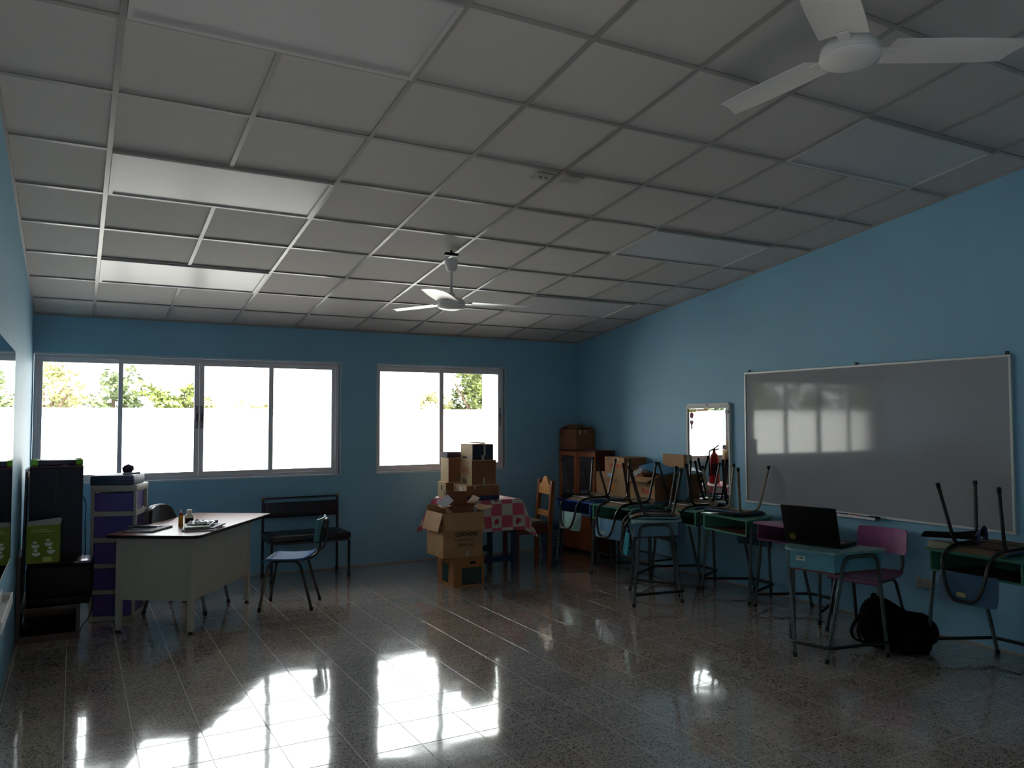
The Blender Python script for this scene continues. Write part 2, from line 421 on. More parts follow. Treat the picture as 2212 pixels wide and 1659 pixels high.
# a child's red ring drawn on the glass
ring_m = mat('ring_red', rgb(214, 70, 90), .5)
bm = B(); tube(bm, [(1.512+.026*math.cos(2*PI*k/16), D+.046, 1.772+.040*math.sin(2*PI*k/16)) for k in range(16)], .0022, 6, closed=True)
tag(mkobj('window_ring', bm, ring_m), 'small pink ring outline stuck on the wide window glass', 'sticker')

# ------------------------------------------------------------------ outside
gm = mat('yard_ground', rgb(192, 188, 184), .9, var=.12, vscale=2)
bm = B(); box(bm, (-40, D+.16, -.5), (50, 45, -.18)); box(bm, (-40, -30, -.5), (50, YF-.16, -.18)); box(bm, (-40, YF-.16, -.5), (-.2, D+.16, -.18)); box(bm, (W+.2, YF-.16, -.5), (50, D+.16, -.18)); struct(mkobj('ground_outside', bm, gm))
bm = B(); box(bm, (-25, 12, -.18), (32, 12.2, 1.69)); box(bm, (-25, 11.97, 1.66), (32, 12.23, 1.72)); struct(mkobj('wall_outside', bm, white_paint))
bm = B(); box(bm, (5.30, 8.5, -.18), (5.56, 8.76, 3.2)); box(bm, (5.26, 8.46, 3.05), (5.60, 8.80, 3.2)); struct(mkobj('wall_outside_column', bm, white_paint))
bm = B(); box(bm, (-9, -7.2, -.18), (14, -7.0, 3.4)); box(bm, (-9, -7.3, 3.4), (14, -6.2, 3.55)); struct(mkobj('wall_opposite_block', bm, mat('light_block_beige', rgb(176, 168, 150), .8)))  # unseen wall added across the yard to cut daylight through the doorway
leafs = [mat('leaf_a', rgb(112, 122, 58), .6), mat('leaf_b', rgb(104, 116, 76), .6), mat('leaf_c', rgb(164, 162, 112), .6), mat('leaf_d', rgb(88, 98, 46), .6, var=.65, vscale=3), mat('leaf_e', rgb(74, 86, 48), .6, var=.5, vscale=2)]
bark = mat('bark', rgb(120, 100, 82), .9, var=.2)
def tree(label, x, y, h, rx, rz, n, m, zb=-.18, lsz=.13):
    t = thing('garden_tree', label, 'tree', (x, y, zb), random.uniform(0, 6), 'trees beyond the white boundary wall')
    bm = B(); tube(bm, [(0, 0, 0), (.05, .02, h*.4), (-.04, .05, h*.8)], [.09, .07, .03], 8)
    for k in range(5):
        a = k*1.3; tube(bm, [(0, 0, h*(.35+.08*k)), (rx*.6*math.cos(a), rx*.6*math.sin(a), h*(.6+.07*k))], [.04, .012], 6)
    mkobj('trunk', bm, bark, t, True)
    bm = B()
    blobs = []
    for q in range(22):
        a = q*2.4; rr = rx*.72*math.sqrt((q % 7+.5)/7)
        blobs.append((Vector((rr*math.cos(a), rr*math.sin(a), h-rz + (-.85+1.65*((q*5) % 22)/21)*rz)), random.uniform(.28, .46)*min(rx, rz)))
    for _ in range(n):
        c, rr = random.choice(blobs)
        d = Vector((random.gauss(0, 1), random.gauss(0, 1), random.gauss(0, 1))).normalized()*rr*random.uniform(.5, 1.1)
        p = c + d; s = lsz*random.uniform(.6, 1.3)
        e1 = Vector((random.gauss(0, 1), random.gauss(0, 1), random.gauss(0, .6))).normalized(); e2 = e1.cross(Vector((random.gauss(0, 1), random.gauss(0, 1), random.gauss(0, 1)))).normalized()
        vs = [bm.verts.new(p - e1*s*.5), bm.verts.new(p + e2*s*.22), bm.verts.new(p + e1*s*.5), bm.verts.new(p - e2*s*.22)]
        bm.faces.new(vs)
    mkobj('foliage', bm, m, t)['kind'] = 'stuff'
tree('tall leafy tree outside, right half of the narrow window', 8.05, 14.6, 3.5, .85, 1.35, 4200, leafs[3])
tree('thin pale bush outside, centre of the narrow window', 7.1, 14.6, 2.35, .45, .35, 500, leafs[2])
tree('pale bushy tree outside, leftmost pane of the wide window', -.1, 14.6, 2.75, .75, .65, 1300, leafs[2])
tree('grey green tree outside, behind the first bar of the wide window', 1.0, 14.9, 2.62, .55, .5, 900, leafs[1])
tree('yellow green bush outside, second pane of the wide window', 1.85, 14.5, 2.36, .6, .42, 1000, leafs[0])
tree('low yellow bush outside, beside the middle bar of the wide window', 2.35, 14.9, 2.15, .4, .35, 500, leafs[2])
tree('low sparse bush outside, third pane of the wide window', 3.4, 14.6, 2.05, .5, .25, 350, leafs[2])
for k_, (x_, y_, h_, r_, m_) in enumerate(((-4.6, 15.0, 3.5, 1.1, 3), (-6.8, 15.6, 3.9, 1.3, 4), (-9.3, 15.2, 3.8, 1.3, 3), (-12.0, 16.0, 4.0, 1.4, 4))):
    tree(['yellow green tree, rightmost of those mirrored in the whiteboard', 'tall grey green tree, second from right mirrored in the whiteboard', 'pale tree, third from right mirrored in the whiteboard', 'broad tree, leftmost of those mirrored in the whiteboard'][k_], x_, y_, h_, r_, 1.3, 2600, leafs[m_], lsz=.17)

# ------------------------------------------------------------------ ceiling fans
fan_m = mat('fan_white', rgb(232, 228, 224), .35)
fan_b = mat('fan_blade_white', rgb(240, 234, 228), .3)
dark_m = mat('black_plastic', rgb(18, 18, 20), .4)
def fan(label, x, y, zhub, a0):
    zt = zc(y); t = thing('ceiling_fan', label, 'ceiling fan', (x, y, zhub), 0, 'ceiling fans')
    H = zt - zhub
    bm = B(); bevbox(bm, (-.055, -.014, H-.035), (.055, .014, H-.012), .003, 1); tube(bm, [(0, 0, H-.02), (0, 0, H+.004)], .012, 8)
    mkobj('mounting_bracket', bm, dark_m, t)
    bm = B(); lathe(bm, [(.0, H-.062), (.048, H-.062), (.050, H-.075), (.047, H-.12), (.034, H-.15), (.016, H-.162), (0, H-.162)], 20); mkobj('canopy', bm, fan_m, t, True)
    bm = B(); tube(bm, [(0, 0, H-.06), (0, 0, .05)], .011, 10); mkobj('downrod', bm, fan_m, t, True)
    bm = B(); lathe(bm, [(0, .085), (.018, .085), (.03, .07), (.035, .055), (.06, .048), (.085, .040), (.102, .022), (.108, 0), (.104, -.012), (0, -.012)], 28); mkobj('motor', bm, fan_m, t, True)
    bm = B(); lathe(bm, [(.104, -.012), (.110, -.016), (.108, -.024), (.092, -.036), (.05, -.046), (0, -.049)], 28); mkobj('motor_cap', bm, fan_b, t, True)
    for k in range(3):
        a = a0 + k*120
        br = bpy.data.objects  # noqa
        hold = B()
        # blade iron
        m = Matrix.Rotation(R(a), 4, 'Z')
        box(hold, (.085, -.022, .004), (.17, .022, .010), m)
        o = mkobj('blade_arm', hold, fan_m, t)
        bm = B()
        def fn(u, v, a=a):
            r = .14 + u*.53
            wd = .086 + .008*math.sin(u*PI) - .010*u
            y = (v-.5)*2*wd
            rr = r - (.07*(v)*u**6)
            p = Vector((rr, y, .006 + .020*(v-.5)*-.6*(1-.25*u) - .010*(4*(v-.5)**2-1)))
            return m @ p
        grid_sheet(bm, 12, 6, fn, .003)
        mkobj('blade', bm, [fan_b, fan_b], o, True)
    return t
fan('white three-blade ceiling fan hanging before the narrow window', 2.86, 4.451, 2.435, -6)
fan('white three-blade ceiling fan near the top right corner', 2.86, .85, 2.925, -30)
# two small plates under the ceiling grid
plate_m = mat('sensor_plate', rgb(178, 172, 162), .5)
def ce_loc(x, y, off): 
    return (x, y, zc(y)-off)
t = thing('ceiling_outlet', 'grey ceiling outlet plate with two dark holes', 'outlet', ce_loc(2.814, 3.010, .004), (-TH, 0, 0))
bm = B(); bevbox(bm, (-.062, -.045, -.008), (.062, .045, .002), .003, 1); mkobj('plate', bm, plate_m, t)
for dx in (-.016, .022):
    bm = B(); bevbox(bm, (dx-.008, -.006, -.011), (dx+.008, .006, -.0075), .002, 1); mkobj('socket_hole', bm, dark_m, t)
t = thing('ceiling_cover_plate', 'plain grey blank plate on the ceiling beside the outlet', 'cover plate', ce_loc(3.013, 2.988, .004), (-TH, 0, 0))
bm = B(); bevbox(bm, (-.065, -.045, -.008), (.065, .045, .002), .003, 1); mkobj('plate', bm, plate_m, t)
for dx in (-.045, .045):
    bm = B(); lathe(bm, [(0, -.0095), (.004, -.0095), (.004, -.008), (0, -.008)], 10, Matrix.Translation((dx, 0, 0))); mkobj('screw', bm, bar_m, t)

# ------------------------------------------------------------------ right wall: whiteboard, mirror, outlet
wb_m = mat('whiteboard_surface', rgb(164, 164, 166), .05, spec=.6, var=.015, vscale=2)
alu2 = mat('board_frame', rgb(216, 216, 212), .4, .3)
by0, by1, bz0, bz1 = 1.8938, 4.2865, .7826, 1.9743
t = thing('whiteboard', 'large white board in a thin pale frame on the right wall', 'whiteboard', (W, (by0+by1)/2, bz0))
hy, hz = (by1-by0)/2, bz1-bz0
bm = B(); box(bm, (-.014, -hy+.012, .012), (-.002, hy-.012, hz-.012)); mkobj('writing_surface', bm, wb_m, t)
bm = B()
for lo, hi in (((-.022, -hy, 0), (0, hy, .018)), ((-.022, -hy, hz-.018), (0, hy, hz)), ((-.022, -hy, .018), (0, -hy+.018, hz-.018)), ((-.022, hy-.018, .018), (0, hy, hz-.018))): bevbox(bm, lo, hi, .003, 1)
mkobj('frame', bm, alu2, t)
for yy in (-hy+.03, 0, hy-.05):
    bm = B(); bevbox(bm, (-.012, yy-.012, hz), (-.001, yy+.012, hz+.022), .002, 1); mkobj('hanger', bm, dark_m, t)
ty = 3.11 - (by0+by1)/2
bm = B(); box(bm, (-.075, ty-.21, -.012), (0, ty+.21, -.006)); box(bm, (-.078, ty-.21, -.012), (-.073, ty+.21, .006)); mkobj('marker_tray', bm, alu2, t)
def marker(y, dz, col, capc, ang, label):
    t = thing('marker_pen', label, 'marker', (W-.045+dz, y, .7826-.006+.008), (0, 0, ang), 'markers on the board tray')
    bm = B(); tube(bm, [(0, -.045, 0), (0, .045, 0)], .008, 10); mkobj('barrel', bm, mat('marker_'+col[0], col[1], .4), t, True)
    bm = B(); tube(bm, [(0, .045, 0), (0, .082, 0)], .0088, 10); mkobj('cap', bm, mat('markercap_'+capc[0], capc[1], .4), t, True)
marker(3.21, 0, ('navy', rgb(30, 40, 110)), ('dark', rgb(30, 30, 60)), .12, 'navy marker pen at the left end of the board tray')
marker(3.09, .012, ('grey', rgb(90, 90, 100)), ('red', rgb(170, 60, 60)), -.25, 'grey marker pen with a red cap on the board tray')
marker(3.00, -.005, ('blue', rgb(36, 50, 130)), ('red2', rgb(180, 70, 70)), .1, 'blue marker pen with a red cap on the board tray')
bm = B(); bevbox(bm, (-.022, -.04, 0), (.022, .04, .02), .006, 2)
tag(mkobj('board_eraser', bm, mat('eraser_dark', rgb(46, 46, 54), .9, bump=.3), loc=(W-.042, 2.935, .7766), smooth=True), 'small dark felt eraser at the right end of the board tray', 'eraser')

t = thing('wall_mirror', 'tall white framed mirror on the right wall beside the whiteboard', 'mirror', (W, 4.772, .56))
mh, mw = 1.112, .303
fm = mat('mirror_frame_white', rgb(214, 214, 208), .45)
bm = B(); box(bm, (-.016, -mw+.016, .016), (-.003, mw-.016, mh-.016)); mkobj('mirror_glass', bm, mirror_m, t)
bm = B()
for lo, hi in (((-.030, -mw, 0), (0, mw, .022)), ((-.030, -mw, mh-.024), (0, mw, mh)), ((-.030, -mw, .022), (0, -mw+.022, mh-.024)), ((-.030, mw-.022, .022), (0, mw, mh-.024))): bevbox(bm, lo, hi, .003, 1)
mkobj('frame', bm, fm, t)
bm = B(); prism(bm, [(-mw, mh+.001), (mw, mh+.001), (mw-.028, mh+.028), (-mw+.028, mh+.028)], -.026, 0, Matrix(((0,0,1,0),(1,0,0,0),(0,1,0,0),(0,0,0,1)))); cp = mkobj('frame_cap', bm, fm, t)
bm = B(); lathe(bm, [(0, 0), (.008, 0), (.008, .004), (0, .004)], 12, Matrix.Translation((-.029, 0, mh+.014)) @ Matrix.Rotation(R(90), 4, 'Y')); mkobj('screw', bm, dark_m, cp)
st = mat('sticker_plum', rgb(140, 44, 96), .6); st2 = mat('sticker_mauve', rgb(150, 96, 130), .6)
sY = Matrix(((0,0,1,0),(1,0,0,0),(0,1,0,0),(0,0,0,1)))
def sticker(poly, m, nm='sticker'):
    bm = B(); prism(bm, poly, -.0178, -.0162, sY); mkobj(nm, bm, m, t)
cy = mw - .068
sticker([(cy+.028*math.cos(2*PI*k/7+.3), 1.022+.034*math.sin(2*PI*k/7+.3)) for k in range(7)], st)
sticker([(cy-.022, .975), (cy, .968), (cy+.022, .975), (cy+.026, .945), (cy+.010, .925), (cy+.012, .885), (cy-.010, .885), (cy-.008, .925), (cy-.025, .945)], st2)
sticker([(mw-.024, mh-.026), (mw-.024, mh-.060), (mw-.14, mh-.056), (mw-.14, mh-.026)], mat('sticker_yellow', rgb(240, 225, 120), .6))
sticker([(mw-.145, mh-.026), (mw-.145, mh-.050), (mw-.30, mh-.046), (mw-.30, mh-.026)], mat('sticker_peach', rgb(250, 190, 150), .6))
t2 = B(); bevbox(t2, (-.036, -mw+.006, mh-.075), (-.016, -mw+.052, mh-.045), .003, 1); mkobj('mirror_clip', t2, mat('clip_grey', rgb(140, 142, 136), .5), t)

t = thing('wall_outlet', 'grey metal electrical outlet plate low on the right wall', 'outlet', (W, 2.55, .352))
bm = B(); bevbox(bm, (-.012, -.062, -.036), (0, .062, .036), .004, 1); mkobj('plate', bm, mat('outlet_plate', rgb(160, 156, 144), .4, .3), t)
for dy in (-.03, .03):
    for dz in (-.008, .008):
        bm = B(); box(bm, (-.0135, dy-.004+dz, -.010), (-.0119, dy-.002+dz, .010)); mkobj('socket_slot', bm, dark_m, t)

# ------------------------------------------------------------------ left wall: mirror panel, ledge
t = thing('wall_mirror', 'large frameless mirror panel on the left wall', 'mirror', (0, 3.90, .712))
bm = B(); bevbox(bm, (.002, -.71, 0), (.009, .71, 1.255), .0015, 1); mkobj('mirror_glass', bm, mirror_m, t)
bm = B(); box(bm, (.0, -.711, -.004), (.0105, .711, -.0002)); mkobj('edge_strip', bm, fm, t)
bm = B()
box(bm, (0, 3.35, .545), (.055, 4.10, .563)); box(bm, (.049, 3.35, .563), (.055, 4.10, .60)); box(bm, (0, 3.35, .563), (.006, 4.10, .62)); box(bm, (.006, 4.094, .563), (.049, 4.10, .60))
tag(mkobj('wall_ledge', bm, white_paint), 'small white ledge on the left wall below the mirror panel', 'shelf')

# ------------------------------------------------------------------ student desks
leg_m = mat('desk_leg_metal', rgb(92, 98, 96), .38, .65, var=.25, vscale=9)
rub_m = mat('rubber_black', rgb(16, 16, 17), .7)
def paint(n, c, r=.35): return mat('paint_'+n, c, r, var=.10, vscale=14)
WH, NH, DH = .335, .170, .215           # top: half wide, half narrow, half depth
def desk(label, S, s, top_c, box_c, in_c, edge_c, sticker_lab=False, scl=1.0):
    th = math.atan2(-s[0], s[1]); l = math.hypot(*s)
    loc = (S[0]-s[0]/l*DH, S[1]-s[1]/l*DH, 0)
    t = thing('student_desk', label, 'desk', loc, th, 'student desks along the whiteboard wall')
    poly = roundpoly([(-WH, DH), (-NH, -DH), (NH, -DH), (WH, DH)], [.03, .06, .06, .03], 4)
    bm = B(); prism(bm, poly, .684, .700); bmesh.ops.bevel(bm, geom=[e for e in bm.edges if abs(e.verts[0].co.z-e.verts[1].co.z) < 1e-5], offset=.002, segments=1, affect='EDGES')
    mkobj('desktop', bm, top_c, t)
    wb, nb, yb, yn = .292, .150, DH-.02, -DH+.035
    z0, z1, tk = .558, .684, .011
    bm = B(); prism(bm, [(-wb, yb), (-nb, yn), (nb, yn), (wb, yb)], z0, z0+tk); mkobj('tray_floor', bm, in_c, t)
    bm = B(); prism(bm, [(-nb, yn), (nb, yn), (nb+.004, yn+tk), (-nb-.004, yn+tk)], z0+tk, z1-.0005); back = mkobj('tray_back', bm, box_c, t)
    for sx in (-1, 1):
        bm = B(); pts = [(sx*wb, yb), (sx*(wb-tk), yb), (sx*(nb-tk+.004), yn+tk+.0005), (sx*(nb+.004), yn+tk+.0005)]
        prism(bm, pts if sx < 0 else pts[::-1], z0+tk, z1-.0005); mkobj('tray_side', bm, box_c, t)
    # painted lip round the open mouth
    bm = B(); q = .012
    for lo, hi in (((-wb, yb, z0-.002), (wb, yb+.006, z0+q)), ((-wb, yb, z0+q), (-wb+q, yb+.006, z1-.001)), ((wb-q, yb, z0+q), (wb, yb+.006, z1-.001))): box(bm, lo, hi)
    mkobj('tray_lip', bm, edge_c, t)
    ends = {}
    for sx in (-1, 1):
        f1 = Vector((sx*.322, DH-.01, 0)); f2 = Vector((sx*.105, -DH, 0))
        a = Vector((sx*.288, DH-.07, .664)); b = Vector((sx*.188, -DH+.10, .664))
        bm = B(); tube(bm, [f1+Vector((0, 0, .004)), a, b, f2+Vector((0, 0, .004))], .0125, 9, round_r=.06, n=5)
        lg = mkobj('leg_frame', bm, leg_m, t, True)
        for f, top in ((f1, a), (f2, b)):
            d = (top-f).normalized(); bm = B(); tube(bm, [f + Vector((0, 0, .0)), f + d*.03], .0145, 9); mkobj('rubber_foot', bm, rub_m, lg, True)
        k = .10/.664
        ends[sx] = (f1+(a-f1)*k, f2+(b-f2)*k)
    off = Vector((0, -.022, 0))
    path = [ends[-1][0], ends[-1][1]+Vector((-.024, -.012, 0)), ends[1][1]+Vector((.024, -.012, 0)), ends[1][0]]
    path = [ends[-1][0]+Vector((-.012, -.012, 0)), ends[-1][1]+Vector((-.020, -.010, 0)), ends[-1][1]+Vector((.03, -.026, 0)), ends[1][1]+Vector((-.03, -.026, 0)), ends[1][1]+Vector((.020, -.010, 0)), ends[1][0]+Vector((.012, -.012, 0))]
    bm = B(); tube(bm, path, .0115, 8, round_r=.02, n=3); mkobj('foot_rail', bm, mat('foot_rail_dark', rgb(54, 50, 48), .45, .5), t, True)
    return t, back
C = {}
C['blue'] = paint('blue', rgb(40, 74, 140)); C['blue_in'] = paint('blue_in', rgb(26, 36, 78), .6); C['blue_e'] = paint('blue_e', rgb(72, 116, 170))
C['green'] = paint('green', rgb(72, 130, 110)); C['green_e'] = paint('green_e', rgb(100, 170, 140)); C['dark_in'] = paint('dark_in', rgb(52, 40, 36), .7)
C['brown_in'] = paint('brown_in', rgb(104, 52, 30), .6)
C['steel'] = paint('steel_blue', rgb(110, 148, 168)); C['steel_e'] = paint('steel_e', rgb(150, 180, 186))
C['pink'] = paint('pink', rgb(160, 108, 138)); C['pink_e'] = paint('pink_e', rgb(112, 62, 90))
C['teal'] = paint('teal', rgb(92, 150, 166)); C['teal_t'] = paint('teal_t', rgb(120, 160, 160))
C['dgreen'] = paint('dgreen', rgb(44, 104, 84)); C['dgreen_e'] = paint('dgreen_e', rgb(62, 122, 100))
desk('navy blue student desk standing nearest the corner cabinet', (4.905, 5.89), (-1, -.03), C['blue'], C['blue'], C['blue_in'], C['blue_e'])
desk('green student desk between the navy desk and the steel blue desk', (4.895, 5.205), (-.995, -.06), C['green'], C['green'], C['dark_in'], C['green_e'])
d3, b3 = desk('steel blue student desk standing out in front of the row', (4.565, 4.46), (-.82, .57), C['steel_e'], C['steel'], C['dark_in'], C['steel'])
desk('green student desk under the wall mirror, behind the steel blue desk', (5.32, 4.79), (-1, -.02), C['green'], C['green'], C['dark_in'], C['green_e'])
desk('green student desk with a rusty brown tray below the board corner', (5.30, 4.105), (-.99, .10), C['green'], C['green'], C['brown_in'], C['green_e'])
desk('pink student desk with nothing on its top, behind the laptop', (5.26, 3.39), (-1, 0), C['pink'], C['pink_e'], C['dark_in'], C['pink_e'])
d7, b7 = desk('teal student desk carrying the laptop', (4.915, 2.605), (.966, .26), C['teal_t'], C['teal'], C['brown_in'], C['teal'])
desk('dark green student desk at the right edge of the picture', (5.25, 1.88), (-1, 0), C['dgreen'], C['dgreen'], C['dark_in'], C['dgreen_e'])
paper_m = mat('paper_label', rgb(206, 206, 196), .7); ink_m = mat('ink_black', rgb(24, 22, 24), .6)
bm = B(); box(bm, (-.105, -DH+.0335, .622), (-.045, -DH+.0348, .650)); lb = mkobj('paper_label', bm, paper_m, d7)
bm = B()
for (x0, x1, z) in ((-.097, -.083, .640), (-.079, -.053, .641), (-.079, -.056, .634)): box(bm, (x0, -DH+.0328, z-.002), (x1, -DH+.0336, z+.002))
mkobj('printed_lines', bm, ink_m, lb)
bm = B(); box(bm, (.20, -.0, .575), (.215, .001, .6))
bm.free()

# ------------------------------------------------------------------ student chairs
tube_m = mat('chair_tube', rgb(70, 66, 64), .30, .7, var=.25, vscale=10)
tube_w = mat('chair_tube_worn', rgb(150, 138, 118), .4, .5, var=.3, vscale=14)
ply_m = mat('plywood_bare', rgb(122, 98, 72), .6, var=.2, vscale=9, stretch=(1, 6, 1))
def chair(label, loc, rz, seat_c, back_c, flip=False, tm=None, group='student chairs', name='student_chair', label_tag=None):
    tm = tm or tube_m
    t = thing(name, label, 'chair', loc, (0, PI if flip else 0, rz), group)
    def seat(u, v):
        x = (u-.5)*2*(.195 - .012*(1-v)); y = -.185 + v*.385
        z = .425 - .010*math.sin(v*PI) - .035*max(0, v-.8)**2*25 + .018*max(0, .15-v)**2*44 - .004*math.cos((u-.5)*PI)
        return Vector((x, y, z))
    bm = B(); grid_sheet(bm, 8, 12, seat, .012); mkobj('seat', bm, [seat_c, ply_m], t, True)
    def back(u, v):
        ang = (u-.5)*2
        x = ang*.19; z = .545 + v*.185; y = -.262 - .022*(v) + .030*(ang**2) 
        return Vector((x*(1-.06*(abs(v-.5)*2)**6), y, z))
    bm = B(); grid_sheet(bm, 12, 8, back, .010)
    bmesh.ops.bevel(bm, geom=[], offset=0.001) if False else None
    bk = mkobj('backrest', bm, [back_c, back_c], t, True)
    for sx in (-1, 1):
        f1 = Vector((sx*.20, .205, .0)); f2 = Vector((sx*.195, -.215, .0))
        bm = B(); tube(bm, [f1+Vector((0,0,.004)), (sx*.158, .135, .392), (sx*.158, -.105, .392), f2+Vector((0,0,.004))], .0115, 9, round_r=.055, n=5)
        lg = mkobj('leg_frame', bm, tm, t, True)
        for f, tp in ((f1, Vector((sx*.158, .135, .392))), (f2, Vector((sx*.158, -.105, .392)))):
            bm = B(); tube(bm, [f, f+(tp-f).normalized()*.03], .0135, 9); mkobj('rubber_foot', bm, rub_m, lg, True)
    bm = B()
    tube(bm, [(-.10, .165, .402), (-.145, .16, .402), (-.150, -.17, .402), (-.148, -.262, .46), (-.125, -.278, .60), (-.075, -.296, .715), (.075, -.296, .715), (.125, -.278, .60), (.148, -.262, .46), (.150, -.17, .402), (.145, .16, .402), (.10, .165, .402)], .0115, 9, round_r=.07, n=5)
    mkobj('back_frame', bm, tm, t, True)
    bm = B(); tube(bm, [(-.15, .165, .402), (.15, .165, .402)], .0095, 8); mkobj('cross_bar', bm, tm, t, True)
    bm = B(); tube(bm, [(-.15, -.10, .400), (.15, -.10, .400)], .0095, 8); mkobj('cross_bar', bm, tm, t, True)
    if label_tag:
        bm = B(); box(bm, (-.028, -.309, .655), (.028, -.307, .683)); mkobj('paper_label', bm, label_tag, t)
    return t
def ang_back(b): return math.atan2(b[0], -b[1])
ZF = .700 + .428
def on_desk(S, s, shift=(0, 0), inset=.215):
    l = math.hypot(*s); s = (s[0]/l, s[1]/l)
    return (S[0]-s[0]*inset+shift[0], S[1]-s[1]*inset+shift[1], ZF)
P_ = lambda n, c: paint(n, c, .35)
g1 = P_('pale_green', rgb(150, 184, 176)); g2 = P_('light_blue', rgb(120, 166, 196)); g3 = P_('cyan', rgb(50, 150, 164)); g8 = P_('slate_blue', rgb(66, 96, 124))
blue_s = mat('paint_chair_blue', rgb(52, 112, 176), .27, spec=.45); tealb = P_('chair_teal', rgb(84, 150, 160)); pinkc = P_('chair_pink', rgb(170, 92, 142)); pinks = P_('chair_plum', rgb(112, 70, 100))
yl = mat('yellow_label', rgb(178, 168, 110), .7)
chair('upturned chair with a pale green backrest on the navy desk', on_desk((4.905, 5.89), (-1, -.03)), ang_back((-1, -.03)), g1, g1, True)
chair('upturned chair with a light blue backrest on the green desk', on_desk((4.895, 5.205), (-.995, -.06)), ang_back((-.995, -.06)), g2, g2, True, label_tag=paper_m)
chair('upturned chair with a cyan backrest on the steel blue desk', on_desk((4.565, 4.46), (-.82, .57)), ang_back((-.82, .57)), g3, g3, True)
chair('upturned chair on the green desk under the wall mirror', on_desk((5.32, 4.79), (-1, -.02)), ang_back((-1, -.02)), g2, g8, True)
chair('upturned chair with worn tan legs below the board corner', (5.505, 4.155, ZF), ang_back((.995, .10)), g8, g8, True, tm=tube_w)
chair('upturned chair with a slate blue backrest at the right picture edge', on_desk((5.25, 1.88), (-1, 0), (.0, 0.02)), ang_back((-1, 0)), g8, g8, True, label_tag=yl)
chair('blue student chair on the floor beside the teacher desk', (1.935, 5.645, 0), ang_back((.907, -.42)), blue_s, tealb)
chair('pink student chair pulled up to the laptop desk', (5.42, 2.77, 0), ang_back((.985, .17)), pinks, pinkc)

# ------------------------------------------------------------------ laptop, bag
t = thing('laptop', 'open black laptop on the teal desk, lid towards the room', 'laptop', (4.78, 2.63, .700), math.atan2(-.966, .26))
lap = mat('laptop_black', rgb(7, 7, 9), .5, spec=.2); lap2 = mat('laptop_deck', rgb(92, 92, 96), .4)
bm = B(); bevbox(bm, (-.19, -.12, .002), (.19, .125, .024), .006, 2); base = mkobj('base', bm, lap, t, True)
bm = B(); box(bm, (-.165, -.06, .0242), (.165, .03, .0256)); mkobj('keyboard', bm, lap2, base)
bm = B(); box(bm, (-.05, .05, .0242), (.05, .11, .0252)); mkobj('touchpad', bm, lap2, base)
mt = Matrix.Translation((0, -.118, .024)) @ Matrix.Rotation(R(16), 4, 'X')
bm = B(); bevbox(bm, (-.19, -.014, 0), (.19, 0, .255), .006, 2, mt); lid = mkobj('lid', bm, lap, t, True)
bm = B(); box(bm, (-.17, .0, .02), (.17, .0012, .235), mt); mkobj('screen', bm, mat('screen_off', rgb(8, 8, 10), .08), lid)
bm = B(); box(bm, (-.150, -.0152, .015), (-.112, -.0142, .055), mt); lb = mkobj('sticker', bm, mat('sticker_olive', rgb(96, 92, 20), .6), lid)
bm = B(); bevbox(bm, (-.035, -.022, 0), (.035, .022, .022), .01, 2)
tag(mkobj('computer_mouse', bm, lap, loc=(4.655, 2.78, .700), rot=(0, 0, .6), smooth=True), 'small black mouse beside the laptop on the teal desk', 'mouse')

bag_m = mat('bag_black', rgb(4, 4, 5), .9, spec=.1, bump=.5, bscale=30)
t = thing('backpack', 'slumped black backpack on the floor by the pink chair', 'backpack', (5.20, 2.36, 0), R(-28))
bm = B(); bmesh.ops.create_uvsphere(bm, u_segments=32, v_segments=20, radius=1)
for v in bm.verts:
    c = v.co; n = c.normalized()
    q = 2.6; L = (abs(n.x)**q + abs(n.y)**q + abs(n.z)**q)**(-1/q)
    p = Vector((n.x*L*.25, n.y*L*.15, n.z*L*.165 + .163))
    tx = (p.x+.25)/.5
    p.z *= 1.10 - .36*tx + .10*math.sin(tx*7)
    p += n*.022*noise.noise(p*9); p.z = max(.002, p.z)
    v.co = p
mkobj('bag_body', bm, bag_m, t, True)
bm = B(); bmesh.ops.create_uvsphere(bm, u_segments=20, v_segments=12, radius=1)
for v in bm.verts:
    n = v.co.normalized(); L = (abs(n.x)**3 + abs(n.y)**3 + abs(n.z)**3)**(-1/3)
    p = Vector((n.x*L*.11 + .03, n.y*L*.06 - .135, n.z*L*.09 + .10)); p += n*.01*noise.noise(p*14); p.z = max(.003, p.z); v.co = p
mkobj('front_pocket', bm, bag_m, t, True)
for yy, s in ((-.05, 1), (.05, .8)):
    bm = B(); tube(bm, [(-.19, yy, .27), (-.27, yy-.01, .24*s), (-.315, yy-.02, .15*s), (-.28, yy, .07*s), (-.20, yy, .04)], .019, 8, round_r=.05, n=4, flat=.35); mkobj('shoulder_strap', bm, bag_m, t, True)
bm = B(); tube(bm, [(-.17, -.02, .32), (-.18, 0, .365), (-.15, .02, .37), (-.12, .02, .32)], .010, 8, round_r=.02); mkobj('top_handle', bm, bag_m, t, True)

